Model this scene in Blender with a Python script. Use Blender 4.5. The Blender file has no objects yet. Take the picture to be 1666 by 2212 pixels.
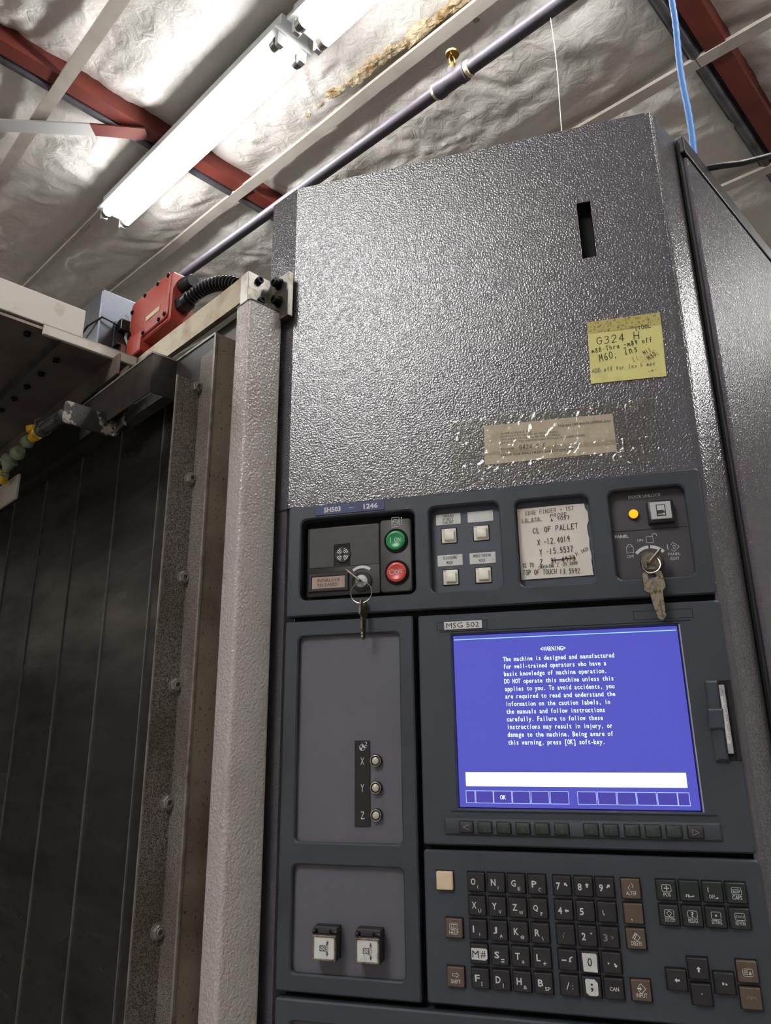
import bpy, bmesh, math, random
from mathutils import Vector, Matrix, noise
random.seed(7)
scene = bpy.context.scene
COL = scene.collection

# ------------------------------------------------------------------ camera, world, exposure
FPX, CXP, CYP = 1538.0, 833.0, 1106.0
RM = Matrix(((0.96318759, -0.08962262, -0.25345109),
             (0.26854789, 0.27757633, 0.92240632),
             (-0.01231645, -0.95651407, 0.29142604)))      # lens axes -> world
CAM = Vector((0.0, -0.70, 1.40))
cd = bpy.data.cameras.new('camera')
cd.sensor_fit = 'VERTICAL'; cd.sensor_height = 24.0; cd.lens = 24.0 * FPX / 2212.0
cd.clip_start = 0.02; cd.clip_end = 60
cam = bpy.data.objects.new('camera', cd); COL.objects.link(cam)
rt, dn, fw = RM.col[0], RM.col[1], RM.col[2]
cam.matrix_world = Matrix(((rt[0], -dn[0], -fw[0], CAM[0]), (rt[1], -dn[1], -fw[1], CAM[1]),
                           (rt[2], -dn[2], -fw[2], CAM[2]), (0, 0, 0, 1)))
scene.camera = cam
w = bpy.data.worlds.new('world'); scene.world = w; w.use_nodes = True
w.node_tree.nodes['Background'].inputs[0].default_value = (0.8, 0.85, 1, 1)
w.node_tree.nodes['Background'].inputs[1].default_value = 0.02
vs = scene.view_settings
vs.view_transform = 'Standard'; vs.look = 'None'; vs.exposure = 0.5; vs.gamma = 1.0; vs.use_curve_mapping = False
TUBE_STRENGTH = 30.0
cy_ = scene.cycles
cy_.max_bounces = 4; cy_.diffuse_bounces = 3; cy_.glossy_bounces = 2; cy_.transmission_bounces = 2; cy_.transparent_max_bounces = 6
cy_.use_light_tree = False; cy_.caustics_reflective = False; cy_.caustics_refractive = False

# ------------------------------------------------------------------ frames
AZ = math.radians(150.3)
U = Vector((math.cos(AZ), math.sin(AZ), 0)); V = Vector((math.sin(AZ), -math.cos(AZ), 0)); ZZ = Vector((0, 0, 1))
EL = math.radians(5.1)
A = U * math.cos(EL) + ZZ * math.sin(EL); N = V.cross(A)
XL, XR = -0.3063, 0.1285                    # console front corners
O = Vector((XL, 0, 0))
L0 = Vector((-1.7435, 1.396, 3.4624))       # far end of the first strip light
def frame(x, y, z, o):
    return Matrix(((x[0], y[0], z[0], o[0]), (x[1], y[1], z[1], o[1]), (x[2], y[2], z[2], o[2]), (0, 0, 0, 1)))
MACH = frame(-U, V, ZZ, O)                  # machine frame: x = -u, y = v
CEIL = frame(-A, V, N, L0)                  # roof frame: x = -s, y = t, z = h
def ray(px, py): return RM @ Vector((px - CXP, py - CYP, FPX))
def hit(px, py, n, d):
    r = ray(px, py); return CAM + r * ((d - n.dot(CAM)) / n.dot(r))
def P(px, py, y=0.0):                       # where a sight line meets a plane parallel to the console front
    q = hit(px, py, Vector((0, 1, 0)), y); return (q.x, q.z)
def crop(ox, oy, s):
    return lambda x, y, d=0.0: P(ox + x * s, oy + y * s, d)
cA = crop(600, 1060, .19208); cB = crop(900, 1060, .13205); cC = crop(1080, 1000, .31212); cD = crop(1290, 1020, .14406)
cE = crop(1370, 1160, .09042); cG = crop(580, 1340, .39431); cH = crop(900, 1300, .45978); cF = crop(940, 1740, .38415)
cX = crop(740, 1590, .09942); cN = crop(940, 640, .33613); cT = crop(640, 1960, .13205); cS = crop(1500, 1430, .12206)
cQ = crop(560, 0, .66387)
def MU(px, py, u):                          # machine-frame hits (local x = -u)
    q = hit(px, py, U, U.dot(O) + u) - O; return (-q.dot(U), q.dot(V), q.z)
def MV(px, py, v):
    q = hit(px, py, V, V.dot(O) + v) - O; return (-q.dot(U), q.dot(V), q.z)
def c3(x, y): return (x / 2.5242, 540 + y / 2.5242)
def c4(x, y): return (180 + x * .28812, 560 + y * .28812)
def RF(px, py, h):                          # roof-frame hit
    q = hit(px, py, N, N.dot(L0) + h) - L0; return (-q.dot(A), q.dot(V), h)

# ------------------------------------------------------------------ materials
def new_mat(name):
    m = bpy.data.materials.new(name); m.use_nodes = True
    nt = m.node_tree; return m, nt, nt.nodes['Principled BSDF']
def srgb(r, g, b):
    f = lambda c: c / 12.92 if c <= .04045 else ((c + .055) / 1.055) ** 2.4
    return (f(r / 255), f(g / 255), f(b / 255), 1)
def mat(name, col, rough=.5, metal=0.0, spec=.5, bump=None, var=None, emit=None, coat=0, alpha=1, trans=0, rvar=None):
    """bump = (scale, distance, strength, detail) ; var = (colour2, scale, lo, hi, detail)"""
    m, nt, b = new_mat(name)
    b.inputs['Base Color'].default_value = col
    b.inputs['Roughness'].default_value = rough; b.inputs['Metallic'].default_value = metal
    b.inputs['Specular IOR Level'].default_value = spec
    b.inputs['Coat Weight'].default_value = coat; b.inputs['Alpha'].default_value = alpha
    b.inputs['Transmission Weight'].default_value = trans
    tc = nt.nodes.new('ShaderNodeTexCoord')
    if var:
        prev = None
        for (c2, sc, lo, hi, det) in (var if isinstance(var, list) else [var]):
            sc = sc if isinstance(sc, tuple) else (sc, sc, sc)
            mp = nt.nodes.new('ShaderNodeMapping'); mp.inputs['Scale'].default_value = sc
            nt.links.new(tc.outputs['Object'], mp.inputs[0])
            nz = nt.nodes.new('ShaderNodeTexNoise'); nz.inputs['Scale'].default_value = 1; nz.inputs['Detail'].default_value = det
            nt.links.new(mp.outputs[0], nz.inputs['Vector'])
            r = nt.nodes.new('ShaderNodeMapRange'); r.inputs[1].default_value = lo; r.inputs[2].default_value = hi
            nt.links.new(nz.outputs[0], r.inputs[0])
            mx = nt.nodes.new('ShaderNodeMix'); mx.data_type = 'RGBA'
            mx.inputs[7].default_value = c2
            if prev: nt.links.new(prev, mx.inputs[6])
            else: mx.inputs[6].default_value = col
            nt.links.new(r.outputs[0], mx.inputs[0]); prev = mx.outputs[2]
        nt.links.new(prev, b.inputs['Base Color'])
        if rvar is not None:
            rr = nt.nodes.new('ShaderNodeMapRange'); rr.inputs[3].default_value = rough; rr.inputs[4].default_value = rvar
            nt.links.new(r.outputs[0], rr.inputs[0]); nt.links.new(rr.outputs[0], b.inputs['Roughness'])
    if bump:
        sc, dist, st, det = bump
        sc = sc if isinstance(sc, tuple) else (sc, sc, sc)
        mp = nt.nodes.new('ShaderNodeMapping'); mp.inputs['Scale'].default_value = sc
        nt.links.new(tc.outputs['Object'], mp.inputs[0])
        nz = nt.nodes.new('ShaderNodeTexNoise'); nz.inputs['Scale'].default_value = 1; nz.inputs['Detail'].default_value = det
        nt.links.new(mp.outputs[0], nz.inputs['Vector'])
        bp = nt.nodes.new('ShaderNodeBump'); bp.inputs['Strength'].default_value = st; bp.inputs['Distance'].default_value = dist
        nt.links.new(nz.outputs[0], bp.inputs['Height']); nt.links.new(bp.outputs[0], b.inputs['Normal'])
        if coat > .5:
            nt.links.new(bp.outputs[0], b.inputs['Coat Normal']); b.inputs['Coat IOR'].default_value = 1.85; b.inputs['Coat Roughness'].default_value = .2
    if emit:
        b.inputs['Emission Color'].default_value = emit[0]; b.inputs['Emission Strength'].default_value = emit[1]
    return m
G = lambda v: (v, v, v, 1)
paint = mat('console_paint', srgb(87, 82, 92), .22, spec=.75, bump=(480, .0009, .8, 1.0), var=(srgb(94, 91, 92), 7, .45, .75, 3), coat=.55)
paint_side = mat('side_paint', srgb(102, 96, 104), .24, spec=.22, bump=(480, .0010, .8, 1.0))
cream = mat('post_paint', srgb(184, 177, 172), .26, spec=.6, bump=(330, .0016, .8, 1.0), var=(srgb(160, 152, 142), 9, .55, .8, 4))
plastic = mat('panel_plastic', srgb(62, 66, 75), .45, spec=.45, bump=(900, .0003, .3, 2), var=[(srgb(84, 80, 76), 900, .70, .78, 1), (srgb(52, 54, 58), 14, .5, .8, 4)])
plastic2 = mat('screen_plastic', srgb(66, 70, 79), .42, spec=.45, bump=(1200, .0002, .25, 2))
inner_grey = mat('inset_grey', srgb(98, 98, 108), .42, bump=(700, .0002, .2, 1), var=(srgb(108, 102, 108), 26, .5, .75, 5))
inner_blue = mat('inset_bluegrey', srgb(80, 84, 96), .45)
inner_dark = mat('inset_dark', srgb(76, 74, 80), .45, bump=(800, .0002, .3, 1))
plate_dark = mat('speckled_plate', srgb(62, 62, 64), .5, var=[(srgb(86, 84, 82), 700, .64, .74, 2), (srgb(74, 70, 66), 60, .55, .8, 4)])
black = mat('black_plastic', srgb(32, 31, 33), .45)
gap = mat('gap_black', srgb(14, 14, 15), .8)
keycap = mat('key_black', srgb(45, 43, 47), .42, var=(srgb(53, 50, 51), 160, .5, .8, 2))
keygreen = mat('key_green_black', srgb(42, 48, 48), .45)
keybrown = mat('key_brown', srgb(94, 78, 66), .5, var=(srgb(104, 86, 72), 150, .45, .8, 2))
beige = mat('key_beige', srgb(226, 204, 174), .5)
legend = mat('legend_print', srgb(222, 222, 222), .55)
legend_dim = mat('legend_worn', srgb(140, 140, 138), .55)
soft_green = mat('soft_legend', srgb(70, 88, 66), .5)
white = mat('white_label', srgb(224, 224, 222), .5, var=(srgb(204, 202, 196), 120, .5, .8, 3))
ink = mat('ink', srgb(48, 46, 48), .6)
ink_blue = mat('ink_blue', srgb(96, 122, 120), .6)
ink_faint = mat('ink_faint', srgb(120, 112, 84), .6)
cream_btn = mat('button_cream', srgb(232, 228, 212), .35, spec=.5)
green = mat('button_green', srgb(38, 142, 84), .28)
red = mat('button_red', srgb(206, 76, 70), .28)
amber = mat('lamp_amber', srgb(255, 150, 10), .3, emit=((1, .32, .01, 1), 1.0))
lamp_pink = mat('lamp_window', srgb(176, 150, 140), .25, coat=.4)
navy = mat('plate_navy', srgb(52, 62, 108), .4, var=(srgb(62, 72, 120), 200, .5, .8, 3))
chrome = mat('chrome', srgb(196, 190, 180), .22, 1.0, var=(srgb(150, 140, 122), 300, .5, .8, 3))
nickel = mat('worn_nickel', srgb(162, 154, 138), .36, 1.0, var=[(srgb(112, 90, 58), 260, .48, .66, 4)])
brass = mat('brass', srgb(170, 140, 84), .36, 1.0, var=(srgb(120, 90, 40), 200, .5, .8, 3))
steel = mat('steel_plain', srgb(150, 146, 140), .35, 1.0, var=(srgb(110, 96, 74), 90, .5, .75, 4))
blackbolt = mat('black_oxide', srgb(30, 28, 28), .35, .6)
silver_btn = mat('button_face', srgb(196, 198, 200), .4)
lens = mat('lens_clear', srgb(196, 190, 178), .15, spec=.7)
rail_gold = mat('rail_oiled', srgb(158, 146, 120), .45, .35, bump=(60, .0006, .3, 3), var=[(srgb(122, 96, 62), 26, .48, .72, 5), (srgb(60, 48, 36), 240, .66, .74, 2)])
white_steel = mat('white_steel', srgb(202, 194, 184), .5, var=(srgb(150, 130, 104), 30, .58, .8, 5))
jamb_speck = mat('jamb_speckled', srgb(138, 130, 122), .5, bump=(500, .0005, .5, 2), var=[(srgb(108, 98, 84), 14, .42, .72, 4), (srgb(56, 49, 45), 950, .44, .58, 4)])
jamb_tan = mat('jamb_tan', srgb(150, 136, 120), .55, bump=(400, .0005, .4, 2), var=[(srgb(104, 84, 64), 16, .45, .75, 4), (srgb(50, 40, 32), 330, .64, .74, 2)])
dark_sheet = mat('dark_sheet', srgb(82, 73, 66), .5, .3, var=(srgb(46, 40, 37), 40, .45, .7, 4), bump=(90, .0005, .3, 3))
cover_steel = mat('cover_steel', srgb(140, 134, 130), .22, .9, spec=.4, var=[(srgb(80, 75, 73), (3, 3, 12), .38, .66, 5)], rvar=.42, bump=((5, 5, 160), .0005, .12, 2))
seam_m = mat('bare_edge', srgb(140, 133, 126), .4, .2, var=(srgb(96, 88, 80), 60, .5, .75, 4))
hood_m = mat('hood_oily', srgb(58, 50, 46), .45, .2, var=(srgb(38, 33, 31), 40, .45, .7, 4), bump=(90, .0005, .3, 3))
cover_seam = mat('cover_seam', srgb(122, 114, 108), .4, .3)
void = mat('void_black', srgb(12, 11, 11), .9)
under = mat('canopy_under', srgb(118, 106, 98), .45, .3, var=[(srgb(70, 58, 52), 9, .4, .7, 5)])
box_steel = mat('box_steel', srgb(74, 77, 84), .36, .6, var=(srgb(52, 54, 60), 14, .4, .7, 4))
switch_red = mat('switch_red', srgb(176, 66, 50), .5, var=[(srgb(168, 98, 84), 70, .55, .8, 5)], bump=(160, .0004, .3, 3))
rubber = mat('rubber_black', srgb(24, 23, 26), .4)
conduit_m = mat('conduit_black', srgb(30, 29, 33), .32)
hose_green = mat('hose_green', srgb(140, 152, 124), .4)
yellow = mat('valve_yellow', srgb(222, 170, 12), .4)
tubem = mat('tube_grey', srgb(110, 112, 116), .3, .8, var=(srgb(50, 48, 48), 60, .45, .7, 4))
bracket_m = mat('bracket_black', srgb(44, 41, 42), .4, .2, var=(srgb(146, 136, 128), 75, .54, .60, 6), bump=(200, .0006, .5, 3))
purlin_m = mat('primer_red', srgb(124, 54, 42), .6, var=[(srgb(100, 44, 37), 5, .4, .7, 4), (srgb(196, 170, 160), 22, .74, .77, 2)])
purlin_d = mat('tube_dark', srgb(104, 102, 108), .4, .4, var=(srgb(66, 60, 62), 12, .45, .7, 4))
brace_w = mat('brace_white', srgb(206, 206, 204), .5)
strap_m = mat('strap_white', srgb(198, 190, 180), .45, var=(srgb(170, 160, 148), 8, .5, .8, 3))
pipe_m = mat('pipe_grey', srgb(82, 76, 86), .45, .0, var=(srgb(74, 66, 72), 14, .45, .75, 4))
tape_m = mat('thread_tape', srgb(222, 204, 166), .6)
foam_m = mat('torn_fibre', srgb(206, 190, 158), .85, var=(srgb(150, 122, 84), 18, .42, .7, 4), bump=(60, .01, .6, 4))
blue_m = mat('rope_blue', srgb(84, 142, 214), .5)
thread_m = mat('thread', srgb(220, 214, 204), .7)
sticky = mat('sticky_yellow', srgb(222, 214, 138), .6, var=(srgb(204, 194, 120), 60, .55, .8, 3))
sticky_d = mat('sticky_soiled', srgb(190, 176, 104), .65, var=(srgb(112, 104, 66), 420, .52, .66, 3))
paper = mat('paper_cream', srgb(238, 231, 221), .6, var=(srgb(224, 211, 190), 40, .5, .8, 3))
paper_old = mat('paper_aged', srgb(230, 217, 196), .5, var=(srgb(200, 178, 146), 40, .52, .8, 4))
housing_m = mat('fixture_white', srgb(220, 224, 222), .4)
tube_em = mat('tube_glow', G(.9), .4, emit=((1, .99, .98, 1), TUBE_STRENGTH))
tube_cap = mat('tube_cap', srgb(150, 146, 138), .3, .8)
wall_m = mat('wall_paint', srgb(222, 218, 212), .7, var=(srgb(206, 202, 196), 1.2, .4, .7, 3))
floor_m = mat('floor_concrete', srgb(168, 164, 158), .55, var=(srgb(140, 136, 130), 1.5, .4, .7, 5))
scr_blue = mat('screen_blue', G(.01), .25, emit=(srgb(84, 86, 196), .68))
scr_white = mat('screen_white', G(.01), .3, emit=((.95, 1, 1, 1), 1.2))
scr_text = mat('screen_text', G(.01), .3, emit=((.8, .97, .97, 1), 1.0))
scr_line = mat('screen_line', G(.01), .3, emit=((.42, .58, .98, 1), .8))
scr_cyan = mat('screen_cyan', G(.01), .3, emit=((.35, .85, .98, 1), .8))
scr_dim = mat('screen_softkey', G(.01), .3, emit=(srgb(70, 62, 160), .8))
for m_ in (scr_white, scr_text, scr_line, scr_cyan, scr_dim, amber): m_.cycles.emission_sampling = 'NONE'
card_m = mat('card_grey', srgb(176, 172, 180), .4)
def insulation():
    m, nt, b = new_mat('insulation_vinyl')
    tc = nt.nodes.new('ShaderNodeTexCoord')
    n1 = nt.nodes.new('ShaderNodeTexNoise'); n1.inputs['Scale'].default_value = 1.6; n1.inputs['Detail'].default_value = 5
    nt.links.new(tc.outputs['Object'], n1.inputs['Vector'])
    cr = nt.nodes.new('ShaderNodeValToRGB')
    cr.color_ramp.elements[0].position = .35; cr.color_ramp.elements[0].color = srgb(232, 226, 217)
    cr.color_ramp.elements[1].position = .62; cr.color_ramp.elements[1].color = srgb(241, 237, 231)
    nt.links.new(n1.outputs[0], cr.inputs[0]); nt.links.new(cr.outputs[0], b.inputs['Base Color'])
    b.inputs['Roughness'].default_value = .5; b.inputs['Specular IOR Level'].default_value = .4
    n2 = nt.nodes.new('ShaderNodeTexNoise'); n2.inputs['Scale'].default_value = 22; n2.inputs['Detail'].default_value = 4; n2.inputs['Distortion'].default_value = .8
    nt.links.new(tc.outputs['Object'], n2.inputs['Vector'])
    bp = nt.nodes.new('ShaderNodeBump'); bp.inputs['Strength'].default_value = .55; bp.inputs['Distance'].default_value = .012
    nt.links.new(n2.outputs[0], bp.inputs['Height']); nt.links.new(bp.outputs[0], b.inputs['Normal'])
    return m
insul = insulation()
def clear_tape():
    m, nt, b = new_mat('clear_tape')
    out = nt.nodes['Material Output']; tr = nt.nodes.new('ShaderNodeBsdfTransparent'); tr.inputs[0].default_value = (.91, .90, .86, 1)
    gl = nt.nodes.new('ShaderNodeBsdfGlossy'); gl.inputs['Roughness'].default_value = .14; gl.inputs[0].default_value = (1, 1, 1, 1)
    lw_ = nt.nodes.new('ShaderNodeLayerWeight'); lw_.inputs[0].default_value = .5
    fr_ = nt.nodes.new('ShaderNodeMapRange'); fr_.inputs[1].default_value = .2; fr_.inputs[3].default_value = .13; fr_.inputs[4].default_value = .40
    nt.links.new(lw_.outputs['Facing'], fr_.inputs[0])
    mx = nt.nodes.new('ShaderNodeMixShader'); nt.links.new(fr_.outputs[0], mx.inputs[0])
    nt.links.new(tr.outputs[0], mx.inputs[1]); nt.links.new(gl.outputs[0], mx.inputs[2]); nt.links.new(mx.outputs[0], out.inputs['Surface'])
    return m
tapem = clear_tape()

# ------------------------------------------------------------------ mesh builder
_fc = {}
def glyphs(s, bold=0.0):
    if 'M' in s or 'W' in s: bold = 0.0
    k = (s, bold)
    if k not in _fc:
        c = bpy.data.curves.new('t', 'FONT'); c.body = s; c.size = 1; c.resolution_u = 2; c.fill_mode = 'FRONT'; c.offset = bold
        o = bpy.data.objects.new('t', c); me = o.to_mesh()
        vv = [(v.co.x, v.co.y) for v in me.vertices]; ff = [tuple(p.vertices) for p in me.polygons]
        o.to_mesh_clear(); bpy.data.objects.remove(o); bpy.data.curves.remove(c)
        _fc[k] = (vv, ff)
    return _fc[k]
ST = {  # single-stroke letters on a 4 x 6 grid
 'A': '0,0 2,6 4,0|.8,2.2 3.2,2.2', 'B': '0,0 0,6 2.6,6 3.5,5 3,3.4 0,3.2|3,3.3 4,2 3,0 0,0', 'C': '3.8,5 2.4,6 .6,5.2 0,3 .6,.8 2.4,0 3.8,1',
 'D': '0,0 0,6 2,6 3.7,4.6 3.7,1.4 2,0 0,0', 'E': '3.6,6 0,6 0,0 3.6,0|0,3 2.8,3', 'F': '3.6,6 0,6 0,0|0,3.1 2.8,3.1', 'G': '3.8,5 2.4,6 .6,5.2 0,3 .6,.8 2.4,0 3.8,1 3.8,2.8 2.2,2.8',
 'H': '0,0 0,6|4,0 4,6|0,3 4,3', 'I': '2,0 2,6|1,6 3,6|1,0 3,0', 'J': '3.4,6 3.4,1.4 2.2,0 .8,.3 .2,1.5', 'K': '0,0 0,6|3.6,6 0,2.6|1.2,3.6 3.8,0', 'L': '0,6 0,0 3.4,0',
 'M': '0,0 .3,6 2,2 3.7,6 4,0', 'N': '0,0 0,6 3.8,0 3.8,6', 'O': '2,6 .5,5 0,3 .5,1 2,0 3.5,1 4,3 3.5,5 2,6', 'P': '0,0 0,6 2.6,6 3.7,5 3.4,3.4 2.4,2.8 0,2.8', 'R': '0,0 0,6 2.6,6 3.7,5 3.2,3.4 0,3|1.8,3 3.8,0',
 'S': '3.6,5.2 2.2,6 .6,5.4 .4,4 3.2,2.4 3.6,1 2,0 .2,.8', 'T': '2,0 2,6|0,6 4,6', 'U': '0,6 0,1.4 1.4,0 2.6,0 4,1.4 4,6', 'V': '0,6 2,0 4,6', 'W': '0,6 1,0 2,4 3,0 4,6', 'X': '0,0 4,6|0,6 4,0', 'Y': '0,6 2,3 4,6|2,3 2,0', 'Z': '.2,6 3.8,6 .2,0 4,0',
 'i': '2,6 2,0', 'h': '.5,0 .5,6|.5,3 2,3.8 3,3 3,0', 'r': '.8,0 .8,3.8|.8,2.6 2,3.8 3,3.6', 'u': '.5,3.8 .5,1 1.6,0 3,.8 3,3.8 3.2,0', 'o': '2,3.8 .6,2.8 .6,1 2,0 3.2,1 3.2,2.8 2,3.8', 'f': '3,5.6 2,6 1.4,5 1.4,-.6|.5,3.2 2.8,3.2', 'n': '.6,0 .6,3.8|.6,2.8 2,3.8 3,3 3.1,0', 's': '3,3.4 1.8,3.8 1,3 2.8,1.6 2.4,.2 .8,.2', 'm': '0,0 .4,3.8 1.2,3.6 1.6,1 2.4,3.8 3.4,3 3.8,0',
 '0': '2,6 .6,5 .2,3 .6,1 2,0 3.4,1 3.8,3 3.4,5 2,6', '1': '2,0 2,6', '2': '.2,4.8 1.4,6 3.2,5.6 3.4,4 .2,0 4,.2', '3': '.4,5.4 2,6 3.4,5 2.8,3.4 1.4,3.2 3,2.9 3.7,1.4 2,0 .2,.7', '4': '3,0 2.8,6 .2,2 4,2', '5': '3.6,6 .8,6 .5,3.4 2.4,3.8 3.6,2.2 2.4,.2 .3,.6', '6': '3,6 1,4 .3,2 1,.2 2.8,.2 3.6,1.8 2.4,3.2 .5,2.2', '7': '.2,6 3.8,6 1.6,0', '8': '2,3.2 .6,4.4 1.6,6 3.2,5.2 2,3.2 .4,1.6 1.4,0 3.4,.8 3.2,2.2 2,3.2', '9': '3.4,4.6 2,6 .5,4.8 1.2,3 3.2,3.6 3.4,5 2.8,0',
 '-': '.6,2.8 3.2,3', '.': '1.6,0 1.9,.3', ',': '1.8,.4 1.4,-1', ';': '1.8,.6 1.3,-1|1.8,3 2,3.2', '/': '.5,0 3.5,6', '>': '0,3 3.6,3|2.4,4.2 3.8,3 2.6,1.8', "'": '2,6 1.8,4.6', '(': '2.6,6.4 1.4,3 2.6,-.4', ')': '1.4,6.4 2.6,3 1.4,-.4', ':': '1.8,.6 2,.8|1.8,3 2,3.2',
}
def rrect(x0, x1, z0, z1, r, n=5):
    pts = []
    for cx, cz, a0 in ((x1 - r, z1 - r, 0), (x0 + r, z1 - r, 90), (x0 + r, z0 + r, 180), (x1 - r, z0 + r, 270)):
        for k in range(n + 1):
            t = math.radians(a0 + 90 * k / n); pts.append((cx + r * math.cos(t), cz + r * math.sin(t)))
    return pts
class MB:
    def __init__(s): s.v = []; s.f = []; s.m = []
    def add(s, vs_, fs, mi=0):
        b = len(s.v); s.v += [tuple(q) for q in vs_]; s.f += [tuple(b + i for i in f) for f in fs]; s.m += [mi] * len(fs); return s
    def box(s, x0, x1, y0, y1, z0, z1, mi=0):
        vv = [(x, y, z) for x in (x0, x1) for y in (y0, y1) for z in (z0, z1)]
        return s.add(vv, [(0, 1, 3, 2), (4, 6, 7, 5), (0, 4, 5, 1), (2, 3, 7, 6), (0, 2, 6, 4), (1, 5, 7, 3)], mi)
    def poly(s, pts, y, mi=0): return s.add([(x, y, z) for x, z in pts], [tuple(range(len(pts)))], mi)
    def rect(s, x0, x1, z0, z1, y, mi=0): return s.poly([(x0, z0), (x1, z0), (x1, z1), (x0, z1)], y, mi)
    def prism(s, pts, y0, y1, c=0.0, mi=0, inset=None):
        """outline in XZ (counter-clockwise from the front), y0 front, y1 back, front edge chamfered by c"""
        n = len(pts); cx = sum(p[0] for p in pts) / n; cz = sum(p[1] for p in pts) / n
        rings = []
        if c:
            w_ = max(p[0] for p in pts) - min(p[0] for p in pts); h_ = max(p[1] for p in pts) - min(p[1] for p in pts)
            ci = inset or c
            fx, fz = 1 - 2 * ci / w_, 1 - 2 * ci / h_
            rings.append([(cx + (x - cx) * fx, y0, cz + (z - cz) * fz) for x, z in pts]); rings.append([(x, y0 + c, z) for x, z in pts])
        else: rings.append([(x, y0, z) for x, z in pts])
        rings.append([(x, y1, z) for x, z in pts])
        vv = [q for r in rings for q in r]; ff = [tuple(range(n))]
        for k in range(len(rings) - 1):
            for i in range(n):
                j = (i + 1) % n; ff.append((k * n + i, (k + 1) * n + i, (k + 1) * n + j, k * n + j))
        ff.append(tuple(reversed(range((len(rings) - 1) * n, len(rings) * n))))
        return s.add(vv, ff, mi)
    def rbox(s, x0, x1, y0, y1, z0, z1, r=.001, c=.0005, mi=0, n=4, inset=None): return s.prism(rrect(x0, x1, z0, z1, r, n), y0, y1, c, mi, inset)
    def plate(s, outer, holes, y0, y1, c=.0012, mi=0):
        bm = bmesh.new(); loops = []
        for k, lp in enumerate([outer] + holes):
            n = len(lp); cx = sum(p[0] for p in lp) / n; cz = sum(p[1] for p in lp) / n
            w_ = max(p[0] for p in lp) - min(p[0] for p in lp); h_ = max(p[1] for p in lp) - min(p[1] for p in lp)
            sg = -1 if k == 0 else 1
            fx, fz = 1 + sg * 2 * c / w_, 1 + sg * 2 * c / h_
            a_ = [bm.verts.new((cx + (x - cx) * fx, y0, cz + (z - cz) * fz)) for x, z in lp]
            b_ = [bm.verts.new((x, y0 + c, z)) for x, z in lp]; d_ = [bm.verts.new((x, y1, z)) for x, z in lp]
            for i in range(n):
                j = (i + 1) % n
                for p_, q_ in ((a_, b_), (b_, d_)):
                    f = [p_[i], q_[i], q_[j], p_[j]]
                    bm.faces.new(f if k == 0 else f[::-1])
            loops.append(a_)
        ed = [bm.edges.get((lp[i], lp[(i + 1) % len(lp)])) for lp in loops for i in range(len(lp))]
        r = bmesh.ops.triangle_fill(bm, edges=ed, use_beauty=True, normal=(0, -1, 0))
        bm.verts.index_update()
        s.add([v_.co[:] for v_ in bm.verts], [tuple(x.index for x in f.verts) for f in bm.faces], mi); bm.free(); return s
    def lathe(s, c, ax, prof, n=24, mi=0, cap0=True, cap1=True):
        ax = Vector(ax).normalized(); t = ax.orthogonal().normalized(); b_ = ax.cross(t); c = Vector(c)
        vv = []
        for r, h in prof:
            for k in range(n):
                q = 2 * math.pi * k / n; vv.append(c + ax * h + (t * math.cos(q) + b_ * math.sin(q)) * r)
        ff = []
        for i in range(len(prof) - 1):
            for k in range(n):
                j = (k + 1) % n; ff.append((i * n + k, i * n + j, (i + 1) * n + j, (i + 1) * n + k))
        if cap0: ff.append(tuple(reversed(range(n))))
        if cap1: ff.append(tuple(range((len(prof) - 1) * n, len(prof) * n)))
        return s.add(vv, ff, mi)
    def tube(s, path, r, n=10, mi=0, closed=False):
        path = [Vector(p) for p in path]; m = len(path); vv = []; nrm = None
        for i in range(m):
            if closed: d = path[(i + 1) % m] - path[i - 1]
            else: d = path[min(i + 1, m - 1)] - path[max(i - 1, 0)]
            d.normalize()
            nrm = d.orthogonal().normalized() if nrm is None else (nrm - d * nrm.dot(d)).normalized()
            b_ = d.cross(nrm); rr = r[i] if isinstance(r, (list, tuple)) else r
            vv += [path[i] + (nrm * math.cos(2 * math.pi * k / n) + b_ * math.sin(2 * math.pi * k / n)) * rr for k in range(n)]
        ff = []
        for i in range(m if closed else m - 1):
            i2 = (i + 1) % m
            for k in range(n):
                j = (k + 1) % n; ff.append((i * n + k, i * n + j, i2 * n + j, i2 * n + k))
        if not closed: ff += [tuple(reversed(range(n))), tuple(range((m - 1) * n, m * n))]
        return s.add(vv, ff, mi)
    def line(s, pts, wd, y, mi=0, closed=False):
        pts = list(pts) + ([pts[0]] if closed else [])
        for (x0, z0), (x1, z1) in zip(pts, pts[1:]):
            dx, dz = x1 - x0, z1 - z0; L = math.hypot(dx, dz) or 1e-9; dx /= L; dz /= L; e = wd * .42
            ax_, az_, bx_, bz_ = x0 - dx * e, z0 - dz * e, x1 + dx * e, z1 + dz * e; h = wd / 2
            s.poly([(ax_ + dz * h, az_ - dx * h), (bx_ + dz * h, bz_ - dx * h), (bx_ - dz * h, bz_ + dx * h), (ax_ - dz * h, az_ + dx * h)], y, mi)
        return s
    def arc(s, cx, cz, r, a0, a1, wd, y, mi=0, n=18):
        vv = []
        for k in range(n + 1):
            t = math.radians(a0 + (a1 - a0) * k / n)
            for rr in (r - wd / 2, r + wd / 2): vv.append((cx + rr * math.cos(t), y, cz + rr * math.sin(t)))
        return s.add(vv, [(2 * k, 2 * k + 1, 2 * k + 3, 2 * k + 2) for k in range(n)], mi)
    def disc(s, cx, cz, r, y, mi=0, n=24): return s.poly([(cx + r * math.cos(2 * math.pi * k / n), cz + r * math.sin(2 * math.pi * k / n)) for k in range(n)], y, mi)
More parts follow.
